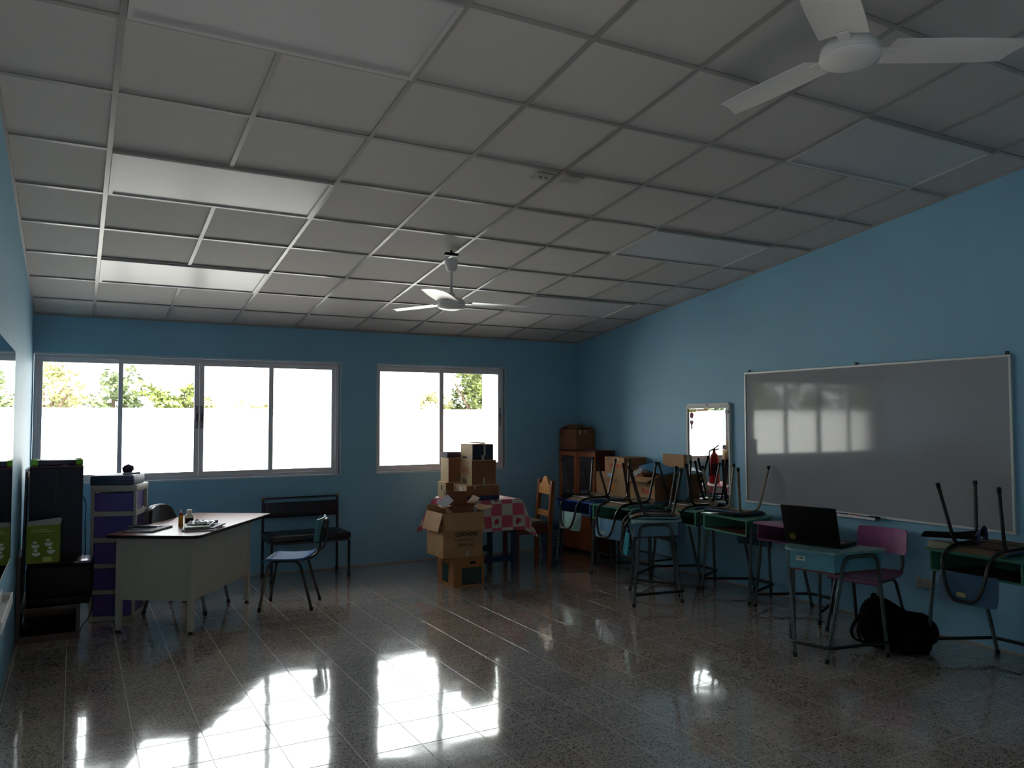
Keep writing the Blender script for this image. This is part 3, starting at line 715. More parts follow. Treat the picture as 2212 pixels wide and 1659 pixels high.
# dark things lying on the right hand desk beside the upturned chair
bm = B(); bevbox(bm, (-.05, -.07, 0), (.05, .07, .045), .006, 2)
tag(mkobj('small_block', bm, mat('cream_block', rgb(150, 146, 124), .6), loc=(5.33, 2.125, .700), rot=(0, 0, .15), smooth=True), 'small cream block under the dark pouch on the dark green desk', 'box')
t = thing('pouch', 'dark flat pouch with a flared blue end on the dark green desk', 'pouch', (5.42, 2.12, .7465), R(14))
def pouch(u, v):
    x = -.07 + .14*u; y = .16 - v*.34; h = .022 + .055*max(0, v-.45)**1.5
    return Vector((x*(1+.3*v), y, .012 + h*math.sin(u*PI) + .018*v))
bm = B(); grid_sheet(bm, 8, 14, pouch, .01); mkobj('pouch_body', bm, [bag_m, bag_m], t, True)
bm = B(); grid_sheet(bm, 10, 4, lambda u, v: Vector((.085*math.cos(u*PI*1.2-.3), -.165-.03*v, .03 + .07*math.sin(u*PI*1.2-.3)*(.7+.5*v))), .006); mkobj('flared_end', bm, [mat('pouch_blue', rgb(30, 40, 84), .5)]*2, t, True)

# ------------------------------------------------------------------ teacher desk
cream = mat('desk_cream_enamel', rgb(188, 182, 166), .4, var=.04, vscale=3)
topm = mat('desk_wood_laminate', rgb(136, 70, 54), .33, spec=.8, var=.15, vscale=5, stretch=(1, 8, 1))
edge_m = mat('desk_edge_dark', rgb(44, 26, 30), .35)
A0 = Vector((.55, 5.37)); A1 = Vector((1.13, 4.99)); dl = (A1-A0).normalized(); nd = Vector((-dl.y, dl.x))
cen = Vector(((.55+1.87)/2, (5.37+6.14)/2)); TW, TL = .345, .685
t = thing('teacher_desk', 'cream steel teacher desk with a glossy reddish wood top', 'desk', (cen.x, cen.y, 0), math.atan2(dl.y, dl.x))
poly = roundpoly([(-TW, -TL), (TW, -TL), (TW, TL), (-TW, TL)], [.03, .09, .03, .03], 6)
bm = B(); prism(bm, poly, .699, .716); mkobj('desktop', bm, topm, t)
poly2 = roundpoly([(-TW-.004, -TL-.004), (TW+.004, -TL-.004), (TW+.004, TL+.004), (-TW-.004, TL+.004)], [.03, .09, .03, .03], 6)
bm = B(); prism(bm, poly2, .694, .714); mkobj('edge_band', bm, edge_m, t)
def dloc(x, y):
    v = Vector((x, y)) - cen; return v.dot(dl), v.dot(nd)
l1, l2, l3 = dloc(.64, 5.39), dloc(1.10, 5.10), dloc(1.66, 5.91)
xl, xr, yn_, yf_ = l1[0], l2[0], (l1[1]+l2[1])/2, l3[1]
for (x, y) in ((xl, yn_), (xr, yn_), (xr, yf_), (xl, yf_)):
    bm = B(); bevbox(bm, (x-.02, y-.02, .022), (x+.02, y+.02, .694), .004, 1); lg = mkobj('leg', bm, cream, t)
    bm = B(); lathe(bm, [(0, 0), (.018, 0), (.018, .008), (.008, .012), (.008, .024), (0, .024)], 12, Matrix.Translation((x, y, 0))); mkobj('levelling_foot', bm, rub_m, lg)
bm = B(); box(bm, (xl+.02, yn_-.012, .24), (xr-.02, yn_-.004, .694)); mkobj('end_panel', bm, cream, t)
bm = B(); box(bm, (xr+.004, yn_+.02, .24), (xr+.012, yf_-.02, .694)); mkobj('side_panel', bm, cream, t)
bm = B(); box(bm, (xl-.012, yn_+.02, .60), (xl-.004, yf_-.02, .694)); mkobj('knee_rail', bm, cream, t)
bm = B(); box(bm, (xl+.02, yf_+.004, .24), (xr-.02, yf_+.012, .694)); mkobj('end_panel', bm, cream, t)
bm = B(); box(bm, (xr+.0125, yf_-.09, .652), (xr+.0135, yf_-.045, .672)); mkobj('maker_badge', bm, alu2, t)
ZT = .716
# things on the teacher desk
def at_desk(u, v): return cen.x + dl.x*u + nd.x*v, cen.y + dl.y*u + nd.y*v
from_px = {}
gx, gy = .98, 5.42
t = thing('glue_bottle', 'slim yellow glue bottle with red collar and clear nozzle on the desk', 'bottle', (1.075, 5.60, ZT))
bm = B(); lathe(bm, [(0, 0), (.016, 0), (.0175, .004), (.0165, .08), (.013, .086), (0, .086)], 16); mkobj('body', bm, mat('glue_yellow', rgb(216, 158, 40), .35), t, True)
bm = B(); lathe(bm, [(.0, .086), (.013, .086), (.013, .102), (.010, .106), (0, .106)], 16); mkobj('collar', bm, mat('glue_red', rgb(170, 30, 40), .4), t, True)
bm = B(); lathe(bm, [(0, .106), (.010, .106), (.008, .118), (.004, .134), (0, .136)], 14); mkobj('nozzle', bm, mat('nozzle_white', rgb(236, 226, 224), .3), t, True)
t = thing('white_bottle', 'squat white bottle with a dark label on the teacher desk', 'bottle', (1.145, 5.675, ZT))
bm = B(); lathe(bm, [(0, 0), (.031, 0), (.034, .006), (.034, .065), (.030, .078), (.018, .092), (.018, .097), (0, .097)], 22); mkobj('body', bm, mat('bottle_white', rgb(226, 222, 206), .3), t, True)
bm = B(); lathe(bm, [(0, .097), (.0205, .097), (.0205, .115), (.018, .118), (0, .118)], 20); mkobj('cap', bm, white_paint, t, True)
bm = B(); grid_sheet(bm, 10, 1, lambda u, v: Vector((.0345*math.cos(R(-150+u*120)), .0345*math.sin(R(-150+u*120)), .014+v*.042)), .0004); mkobj('label', bm, [mat('label_black', rgb(26, 20, 30), .5)]*2, t, True)
grey_p = mat('paper_grey', rgb(176, 174, 176), .7); book1 = mat('book_slate', rgb(86, 84, 96), .6); white_p = mat('paper_white', rgb(232, 230, 234), .7)
def book(name, label, cat, loc, rz, sx, sy, h, cover, pages):
    t = thing(name, label, cat, loc, rz)
    bm = B(); box(bm, (-sx/2, -sy/2, 0), (sx/2, sy/2, .0025)); box(bm, (-sx/2, -sy/2, h-.0025), (sx/2, sy/2, h)); box(bm, (-sx/2, -sy/2, .0025), (-sx/2+.003, sy/2, h-.0025)); mkobj('cover', bm, cover, t)
    bm = B(); box(bm, (-sx/2+.003, -sy/2+.004, .0025), (sx/2-.004, sy/2-.004, h-.0025)); mkobj('pages', bm, pages, t)
    return t
dz = math.atan2(dl.y, dl.x)
book('notebook', 'dark notebook at the front left corner of the teacher desk', 'notebook', (.845, 5.52, ZT), dz, .22, .30, .014, book1, white_p)
bm = B(); tube(bm, [(-.11, 0, .012), (-.06, .006, .016), (.0, .0, .013), (.06, -.006, .010), (.10, -.004, .008)], [.012, .013, .012, .009, .004], 10)
tag(mkobj('pencil_case', bm, mat('case_grey', rgb(96, 100, 104), .6), loc=(.80, 5.50, ZT+.014), rot=(0, 0, dz+.2), smooth=True), 'slim grey pencil pouch lying on the dark notebook', 'pouch')
bm = B(); bevbox(bm, (-.014, -.07, 0), (.014, .07, .006), .002, 1)
tag(mkobj('ruler', bm, mat('ruler_violet', rgb(90, 80, 130), .4), loc=(.89, 5.60, ZT+.014), rot=(0, 0, dz+1.2)), 'short violet ruler on the dark notebook', 'ruler')
book('magazine', 'lowest grey magazine of the pile by the desk corner', 'magazine', (1.205, 5.375, ZT), dz+.25, .24, .30, .012, grey_p, white_p)
book('magazine', 'middle magazine of the pile by the desk corner, slid to the right', 'magazine', (1.235, 5.40, ZT+.012), dz+.10, .21, .27, .010, mat('mag_blue', rgb(120, 122, 146), .5), white_p)
book('magazine', 'top magazine of the pile by the desk corner, with a green edge', 'magazine', (1.165, 5.385, ZT+.022), dz+.5, .18, .24, .009, mat('mag_green', rgb(140, 156, 120), .5), white_p)
def crumple(u, v):
    x = (u-.5)*.19; y = (v-.5)*.13
    return Vector((x, y, .012 + .030*abs(noise.noise(Vector((x*26, y*30, 1.3)))) + .020*math.sin(u*PI)*math.sin(v*PI)))
bm = B(); grid_sheet(bm, 22, 16, crumple, .0015)
tag(mkobj('plastic_wrap', bm, [mat('wrap_white', rgb(214, 214, 222), .25)]*2, loc=(1.20, 5.41, ZT+.022), rot=(0, 0, dz+.3), smooth=True), 'crumpled white plastic wrapping on top of the magazine pile', 'wrapper')
bm = B(); tube(bm, [(.0, 0, .012), (.045, .01, .016)], .011, 10)
tag(mkobj('glue_stick', bm, mat('stick_plum', rgb(110, 70, 120), .4), loc=(1.285, 5.47, ZT+.0215), smooth=True), 'small plum glue stick at the back of the magazine pile', 'glue stick')

# padded chair behind the desk
vinyl = mat('vinyl_black', rgb(30, 30, 34), .35, bump=.15, bscale=40); grey_t = mat('tube_grey', rgb(76, 78, 92), .35, .6)
pipe_m = mat('piping_grey', rgb(96, 100, 106), .35)
t = thing('padded_chair', 'black padded stacking chair tucked behind the teacher desk', 'chair', (1.185, 5.955, 0), ang_back((-.84, .55)))
bm = B(); bevbox(bm, (-.21, -.21, .41), (.21, .21, .46), .022, 3); mkobj('seat', bm, vinyl, t, True)
def bkp(u, v):
    a = (u-.5)*2; wv = .205 - .035*max(0, v-.7)/.3
    return Vector((a*wv, -.245 - .05*v + .03*a*a, .55 + v*.285 - .04*abs(a)**4*v))
bm = B(); grid_sheet(bm, 12, 10, bkp, .032); bk = mkobj('backrest', bm, [vinyl, vinyl], t, True)
edge = [bkp(0, v/8) for v in range(9)] + [bkp(u/10, 1) for u in range(1, 11)] + [bkp(1, 1-v/8) for v in range(1, 9)]
bm = B(); tube(bm, [p+Vector((0, -.004, 0)) for p in edge], .011, 8); mkobj('piping', bm, pipe_m, bk, True)
for sx in (-1, 1):
    bm = B(); tube(bm, [(sx*.215, .245, .004), (sx*.195, .16, .40), (sx*.195, -.15, .40), (sx*.215, -.265, .004)], .0125, 9, round_r=.05); lg = mkobj('leg_frame', bm, grey_t, t, True)
    for y in (.245, -.265):
        bm = B(); tube(bm, [(sx*.215, y, 0), (sx*.213, y*.98, .03)], .0145, 9); mkobj('rubber_foot', bm, rub_m, lg, True)
bm = B()
for sx in (-1, 1): tube(bm, [(sx*.18, .1, .40), (sx*.19, -.21, .41), (sx*.19, -.285, .58)], .011, 8, round_r=.05)
mkobj('back_support', bm, grey_t, t, True)

# bench against the back wall
bt = mat('bench_tube', rgb(58, 56, 66), .4, .5)
t = thing('waiting_bench', 'black padded bench with a steel frame below the windows', 'bench', (2.365, 6.84, 0))
bw = .375
for sx in (-1, 1):
    bm = B(); bevbox(bm, (sx*bw-.011, .172, .03), (sx*bw+.011, .194, .745), .002, 1); l = mkobj('rear_post', bm, bt, t)
    bm = B(); bevbox(bm, (sx*bw-.014, .169, 0), (sx*bw+.014, .197, .032), .003, 1); mkobj('rubber_foot', bm, rub_m, l)
    bm = B(); bevbox(bm, (sx*bw-.013, .170, .744), (sx*bw+.013, .196, .772), .003, 1); mkobj('post_cap', bm, mat('brass_cap', rgb(150, 118, 60), .4, .4), l)
    bm = B(); bevbox(bm, (sx*bw-.011, -.238, .03), (sx*bw+.011, -.216, .352), .002, 1); l = mkobj('front_leg', bm, bt, t)
    bm = B(); bevbox(bm, (sx*bw-.015, -.242, 0), (sx*bw+.015, -.212, .032), .005, 2); mkobj('rubber_foot', bm, rub_m, l)
bm = B(); box(bm, (-bw+.013, .173, .748), (bw-.013, .193, .767)); mkobj('top_rail', bm, bt, t)
bm = B()
for lo, hi in (((-bw, -.238, .352), (bw, -.216, .372)), ((-bw, .150, .352), (bw, .172, .372)), ((-bw, -.216, .352), (-bw+.02, .15, .372)), ((bw-.02, -.216, .352), (bw, .15, .372))): box(bm, lo, hi)
mkobj('seat_frame', bm, bt, t)
bm = B(); bevbox(bm, (-bw-.012, -.26, .374), (bw+.012, .166, .438), .018, 3); mkobj('seat_cushion', bm, vinyl, t, True)
bm = B(); bevbox(bm, (-bw+.0115, .160, .565), (bw-.0115, .186, .715), .010, 3); mkobj('back_cushion', bm, mat('vinyl_back', rgb(38, 34, 42), .5, bump=.1, bscale=40), t, True)

# ------------------------------------------------------------------ purple drawer tower and its top
pw = mat('plastic_cream', rgb(176, 170, 160), .5); pp = mat('plastic_purple', rgb(98, 80, 154), .4)
tx = math.atan2(-.10, .31)
t = thing('drawer_tower', 'cream plastic tower with five purple drawers', 'drawers', (.665, 5.955, 0), tx)
hw, hd, H = .163, .175, 1.04
levels = [(.04, .205), (.24, .405), (.44, .60), (.638, .802), (.84, .985)]
bm = B()
for sx in (-1, 1):
    for sy in (-1, 1):
        bevbox(bm, (sx*(hw-.011)-.011, sy*(hd-.014)-.014, 0), (sx*(hw-.011)+.011, sy*(hd-.014)+.014, H-.02), .003, 1)
mkobj('corner_posts', bm, pw, t)
bm = B(); bevbox(bm, (-hw-.004, -hd-.004, H-.05), (hw+.004, hd+.004, H), .008, 2); mkobj('top_panel', bm, pw, t, True)
zz = [0.0] + [a for a in (.205, .405, .60, .802)]
for k, (z0, z1) in enumerate(levels):
    lo = 0 if k == 0 else levels[k-1][1]
    bm = B(); box(bm, (-hw+.02, -hd+.002, lo+.001), (hw-.02, hd-.002, z0-.001)); box(bm, (-hw+.001, -hd+.030, lo+.001), (hw-.001, hd-.03, z0-.001)); mkobj('shelf_rail', bm, pw, t)
    bm = B(); box(bm, (-hw+.024, -hd+.010, z0+.003), (hw-.024, hd-.02, z1-.004)); dr = mkobj('drawer', bm, pp, t)
    bm = B(); bevbox(bm, (-.05, -hd-.002, z1-.028), (.05, -hd+.010, z1-.016), .003, 1); mkobj('drawer_pull', bm, pp, dr)
t = thing('storage_case', 'flat blue-grey storage case lying on the drawer tower', 'case', (.655, 5.96, H), tx)
bm = B(); bevbox(bm, (-.165, -.17, 0), (.15, .165, .075), .012, 3); mkobj('case_body', bm, mat('case_blue', rgb(66, 78, 104), .45, var=.35, vscale=8), t, True)
bm = B(); box(bm, (-.162, -.1705, .034), (.147, -.169, .038)); mkobj('lid_seam', bm, dark_m, t)
t = thing('craft_pot', 'small dark tub stuffed with purple yarn on the storage case', 'pot', (.715, 5.93, H+.075))
bm = B(); lathe(bm, [(0, 0), (.036, 0), (.038, .006), (.038, .012), (.035, .014), (0, .014)], 18); mkobj('pot_base', bm, white_p, t, True)
bm = B(); bmesh.ops.create_icosphere(bm, subdivisions=3, radius=1)
for v in bm.verts:
    n = v.co.normalized(); v.co = Vector((n.x*.042, n.y*.042, .042+n.z*.034)) + n*.010*noise.noise(n*4)
mkobj('yarn', bm, mat('yarn_purple', rgb(60, 40, 70), .9, bump=.6, bscale=80), t, True)
bm = B(); box(bm, (-.03, -.006, .0), (.03, .006, .012)); 
tag(mkobj('clothes_peg', bm, mat('peg_violet', rgb(110, 90, 140), .5), loc=(.775, 5.95, H+.075), rot=(0, 0, .3)), 'small violet clip lying at the back of the storage case', 'clip')

# ------------------------------------------------------------------ dark stand, cabinet, printer, lime box
dkw = mat('dark_brown_wood', rgb(46, 18, 16), .45, var=.25, vscale=6, stretch=(6, 6, 1))
t = thing('low_stand', 'low dark brown wooden stand in the left corner', 'stand', (.21, 5.70, 0))
bm = B(); box(bm, (-.18, -.32, .215), (.185, .32, .24)); mkobj('top_board', bm, dkw, t)
for x0, x1, zt_ in ((-.205, -.18, .60), (.160, .185, .215)):
    bm = B(); box(bm, (x0, -.325, 0), (x1, .06 if zt_ > .3 else .32, zt_)); mkobj('side_board', bm, dkw, t)
bm = B(); box(bm, (-.18, -.318, .03), (.160, .30, .05)); mkobj('lower_shelf', bm, dkw, t)
bm = B(); box(bm, (-.18, -.316, 0), (.160, -.300, .03)); mkobj('plinth', bm, dkw, t)
bm = B(); box(bm, (-.18, .300, .05), (.160, .312, .215)); mkobj('back_board', bm, dkw, t)
navy = mat('cabinet_navy', rgb(28, 28, 50), .6, var=.1, vscale=4)
t = thing('tall_cabinet', 'tall dark navy box cabinet standing behind the printer', 'cabinet', (.228, 5.83, .24))
bm = B(); bevbox(bm, (-.172, -.17, 0), (.172, .175, .955), .004, 1); mkobj('case', bm, navy, t)
bm = B(); box(bm, (-.004, -.1712, .15), (.0, -.170, .94)); mkobj('panel_seam', bm, dark_m, t)
bm = B(); box(bm, (-.172, -.17, .956), (.172, .17, .966)); mkobj('top_edge', bm, mat('cabinet_red', rgb(88, 34, 50), .5), t)
bm = B(); tube(bm, [(.175, -.10, .73), (.195, -.12, .68), (.19, -.12, .50), (.198, -.12, .36), (.192, -.12, .26), (.18, -.11, .18), (.172, -.10, .12)], .0035, 6, round_r=.05); cb = mkobj('power_cable', bm, dark_m, t, True)
bm = B(); bevbox(bm, (.174, -.13, .19), (.20, -.09, .265), .005, 1); mkobj('plug_adapter', bm, dark_m, cb, True)
bm = B(); bevbox(bm, (.174, -.125, .268), (.188, -.10, .292), .003, 1); mkobj('plug', bm, white_p, cb, True)
t = thing('game_board', 'dark case with lime green corner bumpers lying on the navy cabinet', 'case', (.225, 5.83, 1.206), .03)
bm = B(); bevbox(bm, (-.15, -.12, .003), (.155, .12, .042), .006, 2); mkobj('case_body', bm, mat('case_indigo', rgb(44, 36, 72), .4), t, True)
lime = mat('lime_rubber', rgb(130, 196, 44), .4)
for sx in (-1, 1):
    for sy in (-1, 1):
        bm = B(); bevbox(bm, (sx*.145-.025, sy*.105-.025, 0), (sx*.145+.025, sy*.105+.025, .048), .012, 3); mkobj('corner_bumper', bm, lime, t, True)
bm = B(); tube(bm, [(.02, -.135, .0), (.045, -.14, .008), (.075, -.135, .0)], .004, 6, round_r=.03); mkobj('carry_handle', bm, pw, t, True)
t = thing('leaning_panel', 'narrow white edged panel leaning between left wall and navy cabinet', 'panel', (.022, 5.72, .24), (0, R(1.0), 0))
bm = B(); box(bm, (-.006, -.08, 0), (.006, .22, .93)); mkobj('panel_board', bm, mat('panel_slate', rgb(60, 70, 100), .4), t)
bm = B()
for lo, hi in (((-.007, -.095, 0), (.007, -.08, .93)), ((-.007, .22, 0), (.007, .235, .93))): box(bm, lo, hi)
mkobj('panel_frame', bm, mat('panel_frame_dark', rgb(46, 48, 62), .5), t)
bm = B(); box(bm, (-.008, -.097, .93), (.010, .237, .950)); mkobj('panel_top_edge', bm, white_paint, t)
# printer
pb = mat('printer_black', rgb(11, 10, 13), .55, spec=.25); pslv = mat('printer_silver', rgb(120, 120, 130), .25, .5)
t = thing('printer', 'black printer with a silvery control panel on the low stand', 'printer', (.27, 5.49, .24), R(-3))
bm = B(); bevbox(bm, (-.20, -.10, .0), (.19, .155, .06), .012, 2); mkobj('base_tray', bm, pb, t, True)
bm = B(); bevbox(bm, (-.205, -.13, .06), (.205, .16, .285), .022, 3); mkobj('body', bm, pb, t, True)
bm = B(); bevbox(bm, (-.20, -.12, .2855), (.075, .155, .305), .008, 2); mkobj('scanner_lid', bm, pb, t, True)
bm = B(); bevbox(bm, (.08, -.12, .2855), (.20, .155, .305), .010, 3); cp = mkobj('control_panel', bm, pslv, t, True)
for k in range(3):
    bm = B(); bevbox(bm, (.105+.028*k, -.01, .305), (.122+.028*k, .02, .3085), .002, 1); mkobj('button', bm, dark_m, cp, True)
bm = B(); tube(bm, [(.19, .05, .05), (.205, .06, .0), (.20, .03, -.10), (.14, -.02, -.18), (.12, -.03, -.236)], .004, 6, round_r=.06); mkobj('printer_cable', bm, dark_m, t, True)
limec = mat('lime_card', rgb(128, 142, 32), .6)
t = thing('lime_box', 'lime green product box with white bowl pictures on the printer', 'box', (.160, 5.44, .545), R(-4))
bm = B(); box(bm, (-.10, -.045, 0), (.10, .045, .265)); mkobj('carton', bm, limec, t)
bm = B(); prism(bm, [(-.10, .265), (.10, .265), (.108, .292), (.095, .305), (-.098, .285)], -.046, .046, Matrix(((1,0,0,0),(0,0,1,0),(0,1,0,0),(0,0,0,1)))); mkobj('carton_lid', bm, mat('card_grey', rgb(176, 174, 166), .6), t)
wp = mat('print_white', rgb(226, 230, 220), .6)
bm = B()
for cx, cz in ((-.045, .13), (.035, .142), (-.04, .075), (.05, .088)):
    pts = [(cx+.026*math.cos(PI+PI*k/8), cz+.026*math.sin(PI+PI*k/8)) for k in range(9)]
    prism(bm, pts, .0452, .0458, Matrix(((1,0,0,0),(0,0,-1,0),(0,1,0,0),(0,0,0,1))))
    prism(bm, [(cx-.014+.014*math.cos(2*PI*k/8)+.01, cz+.016+.010*math.sin(2*PI*k/8)) for k in range(8)], .0452, .0458, Matrix(((1,0,0,0),(0,0,-1,0),(0,1,0,0),(0,0,0,1))))
mkobj('bowl_pictures', bm, wp, t)
bm = B()
for x0, x1, z in ((-.075, .06, .220), (-.06, .03, .234)): box(bm, (x0, -.0458, z-.003), (x1, -.0452, z+.003))
box(bm, (.0, -.0458, .012), (.055, -.0452, .042)); mkobj('printed_lines', bm, mat('print_pale', rgb(196, 204, 110), .6), t)

# ------------------------------------------------------------------ cloth covered table
tblue = mat('table_blue', rgb(38, 50, 84), .45)
TX0, TX1, TY0, TY1, TZ = 3.68, 4.32, 6.0, 6.60, .735
t = thing('side_table', 'blue wooden table under the pink checked cloth', 'table', ((TX0+TX1)/2, (TY0+TY1)/2, 0))
hx, hy = (TX1-TX0)/2, (TY1-TY0)/2
bm = B(); box(bm, (-hx, -hy, TZ-.025), (hx, hy, TZ)); mkobj('tabletop', bm, tblue, t)
for sx in (-1, 1):
    for sy in (-1, 1):
        bm = B(); box(bm, (sx*(hx-.035)-.022, sy*(hy-.035)-.022, 0), (sx*(hx-.035)+.022, sy*(hy-.035)+.022, TZ-.025)); mkobj('leg', bm, tblue, t)
for sy, z in ((-1, .14), (1, .16)):
    bm = B(); box(bm, (-hx+.057, sy*(hy-.035)-.012, z-.03), (hx-.057, sy*(hy-.035)+.012, z+.03)); mkobj('stretcher', bm, tblue, t)
for sx in (-1, 1):
    bm = B(); box(bm, (sx*(hx-.035)-.012, -hy+.057, .63), (sx*(hx-.035)+.012, hy-.057, .705)); mkobj('apron', bm, tblue, t)
def cloth_mat():
    m = bpy.data.materials.new('cloth_pink_check'); m.use_nodes = True; nt = m.node_tree; L = nt.links.new; b = nt.nodes['Principled BSDF']
    b.inputs['Roughness'].default_value = .55
    uv = nt.nodes.new('ShaderNodeUVMap'); sep = nt.nodes.new('ShaderNodeSeparateXYZ'); L(uv.outputs[0], sep.inputs[0])
    def math_(op, a, b_=None):
        n = nt.nodes.new('ShaderNodeMath'); n.operation = op
        for k, q in enumerate((a, b_)):
            if q is None: continue
            if isinstance(q, (int, float)): n.inputs[k].default_value = q
            else: L(q, n.inputs[k])
        return n.outputs[0]
    k = 1/.118
    u = math_('MULTIPLY', sep.outputs[0], k); v = math_('MULTIPLY', sep.outputs[1], k)
    fu, fv = math_('FLOOR', u), math_('FLOOR', v)
    chk = math_('PINGPONG', math_('ADD', fu, fv), 1.0)          # 1 = white square
    du = math_('SUBTRACT', math_('FRACT', u), .5); dv = math_('SUBTRACT', math_('FRACT', v), .5)
    dist = math_('SQRT', math_('ADD', math_('MULTIPLY', du, du), math_('MULTIPLY', dv, dv)))
    nz = nt.nodes.new('ShaderNodeTexNoise'); nz.inputs['Scale'].default_value = 42; L(uv.outputs[0], nz.inputs['Vector'])
    blob = math_('LESS_THAN', math_('ADD', dist, math_('MULTIPLY', math_('SUBTRACT', nz.outputs['Fac'], .5), .5)), .24)
    row = math_('PINGPONG', fv, 1.0)                             # fruit in every second row
    fruit = math_('MULTIPLY', math_('MULTIPLY', blob, chk), row)
    m1 = nt.nodes.new('ShaderNodeMix'); m1.data_type = 'RGBA'; L(chk, m1.inputs[0])
    m1.inputs[6].default_value = (*rgb(206, 84, 108), 1); m1.inputs[7].default_value = (*rgb(204, 196, 186), 1)
    m2 = nt.nodes.new('ShaderNodeMix'); m2.data_type = 'RGBA'; L(fruit, m2.inputs[0]); L(m1.outputs[2], m2.inputs[6]); m2.inputs[7].default_value = (*rgb(178, 28, 40), 1)
    L(m2.outputs[2], b.inputs['Base Color']); return m
cm = cloth_mat()
ex = .31; NX, NY = 64, 64
bm = B(); uvl = bm.loops.layers.uv.new('UVMap'); G = []
sx_, sy_ = hx+.012, hy+.012
for j in range(NY+1):
    row = []
    for i in range(NX+1):
        u = -(sx_+ex) + (2*(sx_+ex))*i/NX; v = -(sy_+ex) + (2*(sy_+ex))*j/NY
        ox, oy = max(0, abs(u)-sx_), max(0, abs(v)-sy_)
        x = max(-sx_, min(sx_, u)); y = max(-sy_, min(sy_, v))
        drop = math.hypot(ox, oy) if (ox and oy) else max(ox, oy)
        if ox and oy:
            drop = max(ox, oy) + .25*min(ox, oy); k = min(ox, oy)
            x += math.copysign(.35*k + .01, u); y += math.copysign(.35*k + .01, v)
        fl = .010*math.sin(u*13+v*5)*min(1, drop/.15) if drop else 0
        if ox: x += math.copysign(.006 + .10*ox + fl, u)
        if oy: y += math.copysign(.006 + .06*oy + fl, v)
        z = TZ + .002 - drop + (.004 if drop == 0 else 0)*0
        row.append((bm.verts.new((x, y, z)), (u, v)))
    G.append(row)
for j in range(NY):
    for i in range(NX):
        q = (G[j][i], G[j][i+1], G[j+1][i+1], G[j+1][i]); f = bm.faces.new([c[0] for c in q])
        for lp, c in zip(f.loops, q): lp[uvl].uv = c[1]
o = mkobj('tablecloth', bm, cm, loc=((TX0+TX1)/2, (TY0+TY1)/2, 0), smooth=True); tag(o, 'pink and white checked tablecloth with red fruit prints', 'tablecloth')

# ------------------------------------------------------------------ cardboard boxes
def card(n, c, v=.08): return mat('card_'+n, c, .75, var=v, vscale=4)
kraft = card('kraft', rgb(176, 134, 92)); kraft_d = card('kraft_dark', rgb(138, 92, 62)); kraft_l = card('kraft_light', rgb(206, 176, 134)); kraft_o = card('kraft_orange', rgb(168, 112, 66))  # the darker kraft also puts shade into the front faces of paler boxes
darkc = card('charcoal', rgb(46, 52, 66)); tape_m = mat('tape_clear', rgb(186, 180, 166), .3); red_i = mat('ink_red', rgb(196, 60, 44), .6); dk_i = mat('ink_dark', rgb(38, 26, 26), .6); green_i = mat('ink_green', rgb(40, 70, 62), .6); org_i = mat('ink_orange', rgb(206, 126, 40), .6); blu_i = mat('ink_navy', rgb(34, 38, 84), .6)
FR = {'F': (R(90), 0, 0), 'L': (R(90), 0, R(-90)), 'R': (R(90), 0, R(90)), 'B': (R(90), 0, PI)}
GB = 'cardboard boxes'
class CBox:
    def __init__(s, label, loc, rz, size, m, opened=None, name='cardboard_box', mf=None, cat='box', tilt=(0, 0)):
        s.w, s.d, s.h = size; s.t = thing(name, label, cat, loc, (tilt[0], tilt[1], rz), GB)
        w, d, h = s.w/2, s.d/2, s.h; q = .004; m2 = mf or m; s.m = m
        bm = B()
        box(bm, (-w, -d, 0), (w, d, q)); box(bm, (-w, -d, q), (-w+q, d, h)); box(bm, (w-q, -d, q), (w, d, h)); box(bm, (-w+q, -d, q), (w-q, -d+q, h), mi=1); box(bm, (-w+q, d-q, q), (w-q, d, h))
        mkobj('box_body', bm, [m, m2], s.t)
        s.flaps = []
        if opened is None:
            bm = B(); box(bm, (-w, -d, h), (w, -.001, h+q)); mkobj('flap', bm, m, s.t); bm = B(); box(bm, (-w, .001, h), (w, d, h+q)); mkobj('flap', bm, m, s.t)
        else:
            for side, (ang, ln) in opened.items():
                bm = B()
                if side in 'FB':
                    sg = -1 if side == 'F' else 1
                    mt = Matrix.Translation((0, sg*d, h)) @ Matrix.Rotation(R(ang)*-sg*-1 if False else R(-ang*sg), 4, 'X')
                    box(bm, (-w, min(0, -sg*q), 0), (w, max(0, -sg*q), ln), mt)
                else:
                    sg = -1 if side == 'L' else 1
                    mt = Matrix.Translation((sg*w, 0, h)) @ Matrix.Rotation(R(ang*sg), 4, 'Y')
                    box(bm, (min(0, -sg*q), -d+.004, 0), (max(0, -sg*q), d-.004, ln), mt)
                mkobj('flap', bm, m, s.t)
    def _pos(s, face, u, v, off=.0006):
        return {'F': (u, -s.d/2-off, v), 'L': (-s.w/2-off, -u, v), 'R': (s.w/2+off, u, v), 'B': (-u, s.d/2+off, v)}[face]
    def text(s, face, txt, size, u, v, m, shear=0, bold=.0):
        text_part('printed_text', txt, size, m, s.t, s._pos(face, u, v), FR[face], shear=shear, bold=bold); return s
    def patch(s, face, u, v, w, h, m, nm='tape_strip', off=.0004, th=.0006, oval=False):
        bm = B()
        poly = [(w/2*math.cos(2*PI*k/20), h/2*math.sin(2*PI*k/20)) for k in range(20)] if oval else [(-w/2, -h/2), (w/2, -h/2), (w/2, h/2), (-w/2, h/2)]
        prism(bm, poly, 0, th); mkobj(nm, bm, m, s.t, loc=s._pos(face, u, v, off), rot=FR[face]); return s
